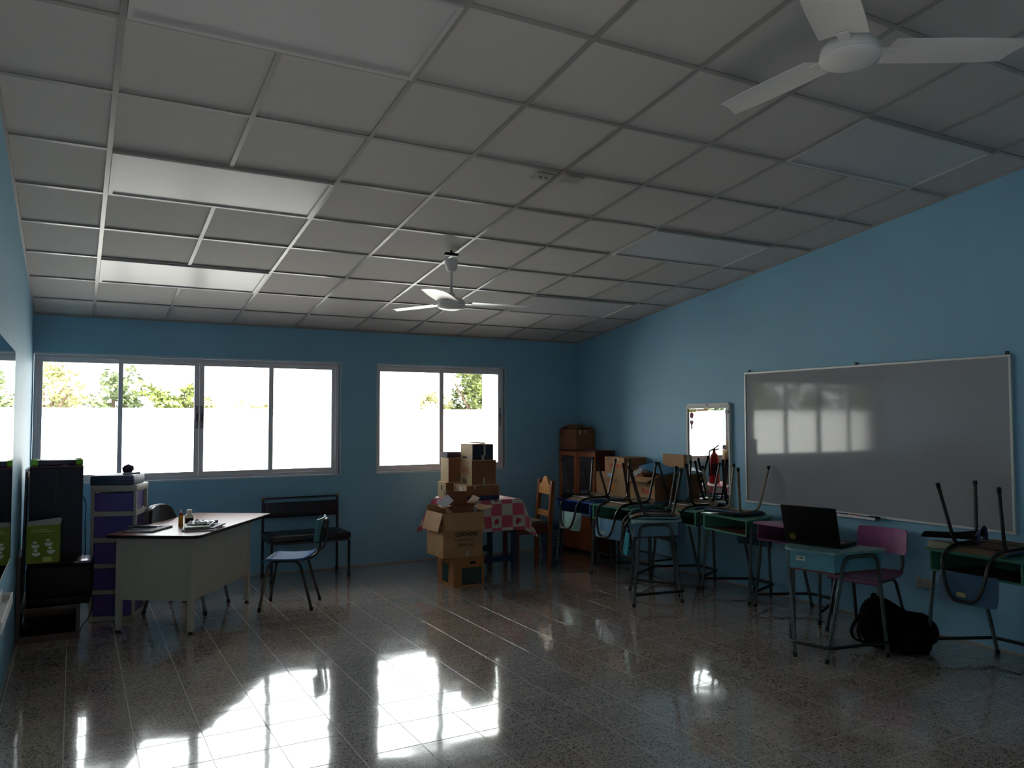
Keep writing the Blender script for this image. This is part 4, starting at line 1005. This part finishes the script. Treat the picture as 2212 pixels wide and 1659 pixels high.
# floor stack
b = CBox('lowest box of the floor stack, printed with dark panels', (3.565, 5.775, 0), 0, (.315, .365, .275), kraft_o)
b.patch('F', .03, .095, .205, .155, green_i, 'printed_panel').patch('L', .0, .115, .135, .17, green_i, 'printed_panel')
for k in range(3): b.text('F', 'APPLES', .052, .03, .145-.05*k, mat('ink_faded', rgb(96, 70, 58), .6), bold=.001)
b.text('L', 'APPLES', .034, 0, .165, mat('ink_pale', rgb(120, 110, 92), .6))
b.patch('F', .04, .215, .07, .026, mat('hole_dark', rgb(16, 12, 12), .9), 'hand_hole', oval=True)
for u in (-.085, .075): b.patch('L', u, .19, .007, .09, ink_m, 'slot')
b.patch('L', 0, .25, .10, .006, ink_m, 'slot')
b = CBox('wide open box with drooping flaps on the floor stack', (3.49, 5.75, .2795), R(1), (.405, .365, .405), kraft, {'F': (158, .165), 'L': (163, .17), 'R': (74, .13), 'B': (6, .05)})
b.text('F', 'CUIDADO', .050, .035, .205, dk_i, bold=.0016).text('F', 'Y ORGULLO...', .036, .025, .155, dk_i).text('F', 'GRACIAS', .038, .025, .108, dk_i, bold=.0006)
b.patch('F', .045, .028, .022, .055, tape_m).patch('L', -.10, .045, .014, .05, tape_m).patch('L', .06, .045, .014, .05, tape_m)
b.patch('L', -.02, .235, .03, .03, red_i, 'printed_mark')
b = CBox('small open box tipped into the wide open box', (3.535, 5.75, .60), R(-6), (.21, .20, .14), kraft_d, {'F': (60, .07), 'L': (105, .09), 'R': (40, .10), 'B': (-12, .12)}, tilt=(R(3), R(2)))
bm = B(); box(bm, (-.06, -.045, 0), (.06, .045, .003), Matrix.Rotation(R(52), 4, 'X'))
tag(mkobj('paper_card', bm, white_p, loc=(3.395, 5.74, .775), rot=(0, R(-38), R(-12))), 'white card leaning out of the wide open box', 'card')
bm = B(); box(bm, (-.05, -.03, 0), (.05, .03, .004), Matrix.Rotation(R(60), 4, 'X'))
tag(mkobj('paper_card', bm, grey_p, loc=(3.655, 5.68, .70), rot=(0, R(25), R(10))), 'grey card corner poking from the right of the wide open box', 'card')
# boxes on the cloth table
ZQ = TZ + .006
b = CBox('low wide box with a navy base band, lowest on the checked cloth', (3.92, 6.16, ZQ), R(-2), (.36, .33, .145), kraft_l, mf=kraft_d)
b.patch('F', 0, .022, .36, .042, blu_i, 'printed_band').patch('L', .02, .10, .05, .06, wp, 'paper_label').patch('L', .055, .075, .018, .12, tape_m).patch('F', -.09, .130, .02, .03, tape_m)
b = CBox('tall box with red lettering, second up on the checked cloth', (3.945, 6.165, ZQ+.150), R(-2), (.268, .285, .240), kraft_l, mf=kraft_d)
b.text('L', 'ACEITE', .055, -.02, .135, red_i, bold=.001).patch('L', -.02, .172, .17, .003, red_i, 'printed_line').patch('L', -.02, .105, .17, .003, red_i, 'printed_line').patch('F', -.0, .035, .022, .07, tape_m).text('L', 'ACEITE', .02, .06, .215, red_i)
b.patch('L', -.04, .03, .09, .045, mat('label_mauve', rgb(120, 96, 96), .6), 'paper_label')
b = CBox('topmost box of the table stack with a charcoal side', (3.93, 6.165, ZQ+.395), R(-2), (.23, .29, .155), kraft_l, mf=darkc)
b.patch('F', .02, .10, .022, .11, tape_m).patch('F', .0, .025, .03, .05, tape_m).patch('L', -.04, .025, .10, .02, dk_i, 'printed_line').patch('L', .07, .03, .07, .022, grey_p, 'paper_label')
bm = B(); box(bm, (-.06, -.05, 0), (.06, .05, .012), Matrix.Rotation(R(4), 4, 'Y'))
tag(mkobj('folded_leaflet', bm, kraft_l, loc=(3.93, 6.15, ZQ+.562)), 'folded tan leaflet on the topmost box of the table stack', 'leaflet')
b = CBox('brown box with a loose lid flap, rear left on the checked cloth', (3.785, 6.45, ZQ+.16), R(-3), (.17, .22, .245), kraft_l, mf=kraft_d)
b.patch('F', .02, .055, .05, .05, mat('label_taupe', rgb(120, 100, 84), .6), 'paper_label')
b = CBox('dark flat box lid on the rear left stack', (3.785, 6.45, ZQ+.412), R(-3), (.185, .20, .05), card('plum', rgb(70, 44, 62)), name='box_lid')
b = CBox('cream box at the bottom of the rear left stack', (3.765, 6.45, ZQ), R(-3), (.19, .225, .155), kraft_l, mf=kraft_d)
b.patch('L', .0, .10, .03, .05, dk_i, 'printed_mark').patch('L', .07, .05, .02, .05, mat('ink_teal', rgb(70, 120, 120), .6), 'printed_mark')
# fire extinguisher behind the stack (seen in the wall mirror)
t = thing('fire_extinguisher', 'red fire extinguisher on the table behind the boxes, seen in the mirror', 'extinguisher', (4.145, 6.42, ZQ))
t.scale = (1.0, 1.0, 1.13)
redm = mat('extinguisher_red', rgb(168, 24, 34), .3)
bm = B(); lathe(bm, [(0, 0), (.060, 0), (.064, .01), (.064, .27), (.05, .31), (.022, .335), (.02, .35), (0, .35)], 24); mkobj('cylinder', bm, redm, t, True)
bm = B(); tube(bm, [(0, 0, .345), (0, 0, .385)], .018, 10); tube(bm, [(0, 0, .38), (-.08, .0, .42)], .008, 8); tube(bm, [(0, 0, .365), (-.085, .0, .375)], .008, 8); mkobj('valve_handle', bm, dark_m, t, True)
bm = B(); tube(bm, [(.02, 0, .37), (.08, 0, .36), (.085, 0, .25), (.078, 0, .08)], .009, 8, round_r=.03); mkobj('hose', bm, dark_m, t, True)
bm = B(); grid_sheet(bm, 12, 1, lambda u, v: Vector((.0645*math.cos(R(-150+u*140)), .0645*math.sin(R(-150+u*140)), .10+v*.12)), .0004); mkobj('label', bm, [mat('label_dark', rgb(60, 40, 46), .5)]*2, t, True)

# ------------------------------------------------------------------ wooden chair, basket
hon = mat('honey_wood', rgb(186, 128, 66), .4, var=.18, vscale=5, stretch=(8, 8, 1)); postw_shaded = mat('post_wood_shaded', rgb(136, 78, 42), .42, var=.18, vscale=5, stretch=(8, 8, 1)); redw_shaded = mat('red_brown_shaded_wood', rgb(112, 52, 34), .45, var=.2, vscale=6, stretch=(8, 8, 1))  # all one wood; post and red-brown tones have shade mixed into the colour
t = thing('wooden_chair', 'honey wood chair with an arched top rail, worn cushion', 'chair', (4.62, 6.365, 0), ang_back((1, -.12)))
for sx in (-1, 1):
    bm = B()
    pts = [(-.215, 0), (-.175, 0), (-.185, .43), (-.225, .885), (-.262, .885), (-.225, .43)]
    prism(bm, pts, sx*.165-.021, sx*.165+.021, Matrix(((0,0,1,0),(1,0,0,0),(0,1,0,0),(0,0,0,1)))); mkobj('rear_post', bm, postw_shaded, t)
    bm = B(); box(bm, (sx*.165-.021, .155, 0), (sx*.165+.021, .197, .40)); mkobj('front_leg', bm, redw_shaded, t)
    bm = B(); box(bm, (sx*.165-.010, -.176, .33), (sx*.165+.010, .155, .40)); mkobj('side_rail', bm, redw_shaded, t)
bm = B(); box(bm, (-.144, .166, .33), (.144, .186, .40)); box(bm, (-.144, -.205, .33), (.144, -.188, .40)); mkobj('apron', bm, redw_shaded, t)
pts = [(-.144, .735), (.144, .735), (.144, .835), (.11, .84), (.08, .86), (.05, .905), (.02, .925), (-.02, .925), (-.05, .905), (-.08, .86), (-.11, .84), (-.144, .835)]
sh = Matrix(((1,0,0,0),(0,-.085,-1,-.150),(0,1,0,0),(0,0,0,1)))
bm = B(); prism(bm, pts, -.004, .020, Matrix(((1,0,0,0),(0,-.085,-1,-.158),(0,1,0,0),(0,0,0,1)))); mkobj('crest_rail', bm, hon, t)
bm = B(); prism(bm, [(-.144, .50), (.144, .50), (.144, .56), (-.144, .56)], .002, .020, Matrix(((1,0,0,0),(0,-.085,-1,-.158),(0,1,0,0),(0,0,0,1)))); mkobj('lower_rail', bm, hon, t)
bm = B(); box(bm, (-.186, -.17, .40), (.186, .20, .418)); mkobj('seat', bm, redw_shaded, t)
bm = B(); bevbox(bm, (-.18, -.15, .4185), (.18, .195, .468), .02, 3)
for v in bm.verts: v.co += Vector((0, 0, .006*noise.noise(v.co*14)))
mkobj('seat_cushion', bm, mat('cushion_worn', rgb(92, 80, 64), .9, var=.5, vscale=16, bump=.4), t, True)

bp_ = mat('basket_blue', rgb(58, 92, 132), .4)
t = thing('laundry_basket', 'blue plastic lattice basket on the floor behind the wooden chair', 'basket', (5.22, 6.80, 0))
def bell(z): return .105 + .04*z/.34
bm = B(); lathe(bm, [(0, .004), (bell(0), .004), (bell(0)+.004, .04), (bell(0)-.002, .04), (bell(0)-.006, .008), (0, .008)], 28); mkobj('base', bm, bp_, t, True)
bm = B(); lathe(bm, [(bell(.30), .27), (bell(.30)+.004, .27), (bell(.34)+.008, .335), (bell(.34)+.012, .34), (bell(.34), .34), (bell(.30)-.001, .28)], 28); mkobj('rim', bm, bp_, t, True)
bm = B()
for k in range(28):
    a = 2*PI*k/28; tube(bm, [(bell(z)*math.cos(a), bell(z)*math.sin(a), z) for z in (.035, .15, .28)], .0045, 5)
for z in (.08, .12, .16, .20, .24): tube(bm, [(bell(z)*math.cos(2*PI*k/28), bell(z)*math.sin(2*PI*k/28), z) for k in range(28)], .0045, 5, closed=True)
mkobj('lattice', bm, bp_, t)

# ------------------------------------------------------------------ corner cabinet, boxes along the right wall
cw = mat('cabinet_wood', rgb(172, 98, 54), .4, var=.15, vscale=5, stretch=(8, 8, 1)); cw_d = mat('cabinet_mahogany', rgb(92, 34, 28), .45, var=.15, vscale=5, stretch=(8, 8, 1))
gl = bpy.data.materials.new('cabinet_glass'); gl.use_nodes = True
_b = gl.node_tree.nodes['Principled BSDF']; _b.inputs['Base Color'].default_value = (.25, .25, .27, 1); _b.inputs['Roughness'].default_value = .05; _b.inputs['Alpha'].default_value = .25
CX0, CX1, CY0, CY1, CH = 5.49, 5.772, 6.315, 7.065, 1.185
t = thing('display_cabinet', 'reddish wooden cabinet with two glass doors in the far corner', 'cabinet', ((CX0+CX1)/2, (CY0+CY1)/2, 0))
ax, ay = (CX1-CX0)/2, (CY1-CY0)/2
bm = B(); box(bm, (-ax+.02, -ay, 0), (ax, -ay+.018, CH-.02)); mkobj('side_panel', bm, cw_d, t)
bm = B(); box(bm, (-ax+.02, ay-.018, 0), (ax, ay, CH-.02)); mkobj('side_panel', bm, cw_d, t)
bm = B(); box(bm, (ax-.010, -ay+.018, 0), (ax, ay-.018, CH-.02)); mkobj('back_panel', bm, cw_d, t)
bm = B(); box(bm, (-ax, -ay-.004, CH-.02), (ax, ay, CH)); mkobj('top_board', bm, cw_d, t)
for z in (.02, .42, .66, .88):
    bm = B(); box(bm, (-ax+.024, -ay+.018, z), (ax-.010, ay-.018, z+.016)); mkobj('shelf', bm, cw_d, t)
for sgn in (-1, 1):
    y0, y1 = (-ay+.002, -.004) if sgn < 0 else (.004, ay-.002)
    bm = B(); st_ = .048
    for lo, hi in (((-ax, y0, .45), (-ax+.02, y0+st_, CH-.024)), ((-ax, y1-st_, .45), (-ax+.02, y1, CH-.024)), ((-ax, y0+st_, .45), (-ax+.02, y1-st_, .45+st_)), ((-ax, y0+st_, CH-.024-st_), (-ax+.02, y1-st_, CH-.024))): box(bm, lo, hi)
    d_ = mkobj('door', bm, cw, t)
    bm = B(); box(bm, (-ax+.008, y0+st_, .45+st_), (-ax+.012, y1-st_, CH-.024-st_)); mkobj('pane', bm, gl, d_)
    bm = B(); box(bm, (-ax, y0, .04), (-ax+.02, y1, .43)); d2 = mkobj('lower_door', bm, cw, t)
    bm = B(); lathe(bm, [(0, 0), (.007, .002), (.012, .014), (.008, .022), (0, .024)], 12, Matrix.Translation((-ax-.0, y1-.03 if sgn < 0 else y0+.03, .36)) @ Matrix.Rotation(R(-90), 4, 'Y')); mkobj('knob', bm, dark_m, d2, True)
for k in range(4):
    bm = B(); bevbox(bm, (-.08, -.055, 0), (.06, .055, .022), .004, 1)
    tag(mkobj('paper_bundle', bm, white_p if k % 2 else grey_p, loc=(5.63, 6.50 + .16*(k % 2) + (.30 if k > 1 else 0), .676 + .0), rot=(0, 0, .05*k)),
        ['white paper bundle on the cabinet shelf, nearest the boxes', 'grey paper bundle on the cabinet shelf, second from the boxes', 'white paper bundle on the cabinet shelf, third from the boxes', 'grey paper bundle on the cabinet shelf, nearest the back wall'][k], 'papers', 'papers inside the cabinet')
b = CBox('brown box with taped top on the corner cabinet', (5.625, 6.875, CH), R(0), (.27, .36, .235), kraft_d, {'L': (-62, .13), 'R': (-75, .13), 'F': (-70, .1), 'B': (-70, .1)})
b.patch('F', -.08, .205, .025, .05, tape_m).patch('F', .0, .215, .022, .035, tape_m)
# support table under the boxes
t = thing('wall_table', 'grey blue narrow table under the boxes by the right wall', 'table', (5.565, 5.72, 0))
gb = mat('table_grey_blue', rgb(86, 108, 122), .45); TZ2 = .715
bm = B(); box(bm, (-.195, -.52, TZ2-.02), (.20, .52, TZ2)); mkobj('tabletop', bm, gb, t)
for sx in (-1, 1):
    for sy in (-1, 1):
        bm = B(); tube(bm, [(sx*.165, sy*.48, 0), (sx*.165, sy*.48, TZ2-.02)], .013, 8); mkobj('leg', bm, tube_m, t, True)
bm = B(); tube(bm, [(-.165, -.48, .12), (.165, -.48, .12)], .010, 8); tube(bm, [(.165, -.48, .12), (.165, .48, .12)], .010, 8); mkobj('stretcher', bm, tube_m, t, True)
b = CBox('large box with an orange oval print, lower box by the cabinet', (5.60, 5.97, TZ2), R(3), (.30, .50, .245), kraft)
b.text('L', 'TOTAL EMPAQUE 12', .028, .01, .165, dk_i).patch('L', .03, .105, .10, .075, org_i, 'printed_oval', oval=True).text('L', 'oro', .04, .03, .105, mat('ink_amber', rgb(226, 160, 70), .6), shear=.2)
b.patch('L', .0, .225, .11, .035, mat('tape_blue', rgb(150, 176, 200), .4)).text('L', '1', .07, -.235, .04, red_i)
b = CBox('box with red lettering stacked above the orange oval box', (5.605, 5.90, TZ2+.2495), R(1), (.30, .34, .165), kraft, mf=kraft_d)
b.text('L', 'Gamesa', .070, .01, .085, red_i, shear=.25, bold=.0012).text('L', 'CONTENIDO', .017, .11*-1, .145, dk_i).text('L', 'PESO NETO', .017, .0, .018, dk_i).patch('L', .06, .15, .016, .03, tape_m).text('L', 'A\nB', .03, .14, .09, dk_i)
b = CBox('open box stuffed with papers and a blue folder, by the mirror', (5.60, 5.43, TZ2), R(0), (.27, .40, .235), kraft, {'L': (112, .11), 'F': (70, .10), 'R': (0, .06), 'B': (5, .08)}, mf=kraft_d)
b.text('L', 'Make', .085, .075, .095, red_i, bold=.002).text('L', 'CREMA', .030, .09, .150, dk_i).patch('L', .12, .190, .06, .035, mat('ink_maroon', rgb(110, 48, 40), .6), 'printed_mark').patch('L', .06, .016, .22, .022, ink_m, 'printed_band')
def sheets(name, label, cat, m, loc, rot, sx, sy, h):
    bm = B(); box(bm, (-sx/2, -sy/2, 0), (sx/2, sy/2, h)); tag(mkobj(name, bm, m, loc=loc, rot=rot), label, cat)
t = thing('folder', 'flat blue folder resting on the open paper box', 'folder', (5.60, 5.32, 1.035), (R(11), R(-8), R(8)))
bm = B(); box(bm, (-.13, -.18, 0), (.14, .17, .004)); mkobj('cover', bm, mat('folder_blue', rgb(74, 146, 190), .45), t)
bm = B(); box(bm, (-.13, -.18, .008), (.14, .17, .012)); box(bm, (.136, -.18, .004), (.14, .17, .008)); mkobj('front_cover', bm, mat('folder_blue', rgb(74, 146, 190), .45), t)
bm = B(); box(bm, (-.12, -.17, .004), (.134, .16, .008)); mkobj('papers', bm, white_p, t)
for k in range(3):
    sheets('paper_sheaf', ['uppermost white paper sheaf sticking out of the open paper box', 'middle white paper sheaf sticking out of the open paper box', 'lowest white paper sheaf sticking out of the open paper box'][k], 'papers', white_p, (5.55, 5.52+.012*k, .995-.026*k), (R(-24), R(6), 0), .19, .24, .007)
for k in range(2):
    sheets('orange_folder', ['upper orange folder sticking out of the open paper box', 'lower orange folder sticking out of the open paper box'][k], 'folder', mat('folder_orange', rgb(216, 122, 50), .5), (5.53, 5.53, .928-.014*k), (R(-20), R(4), R(3*k)), .17, .24, .005)
b = CBox('flat tan box leaning on the wall above the paper box', (5.735, 5.235, 1.055), R(0), (.05, .32, .125), kraft, name='flat_box')
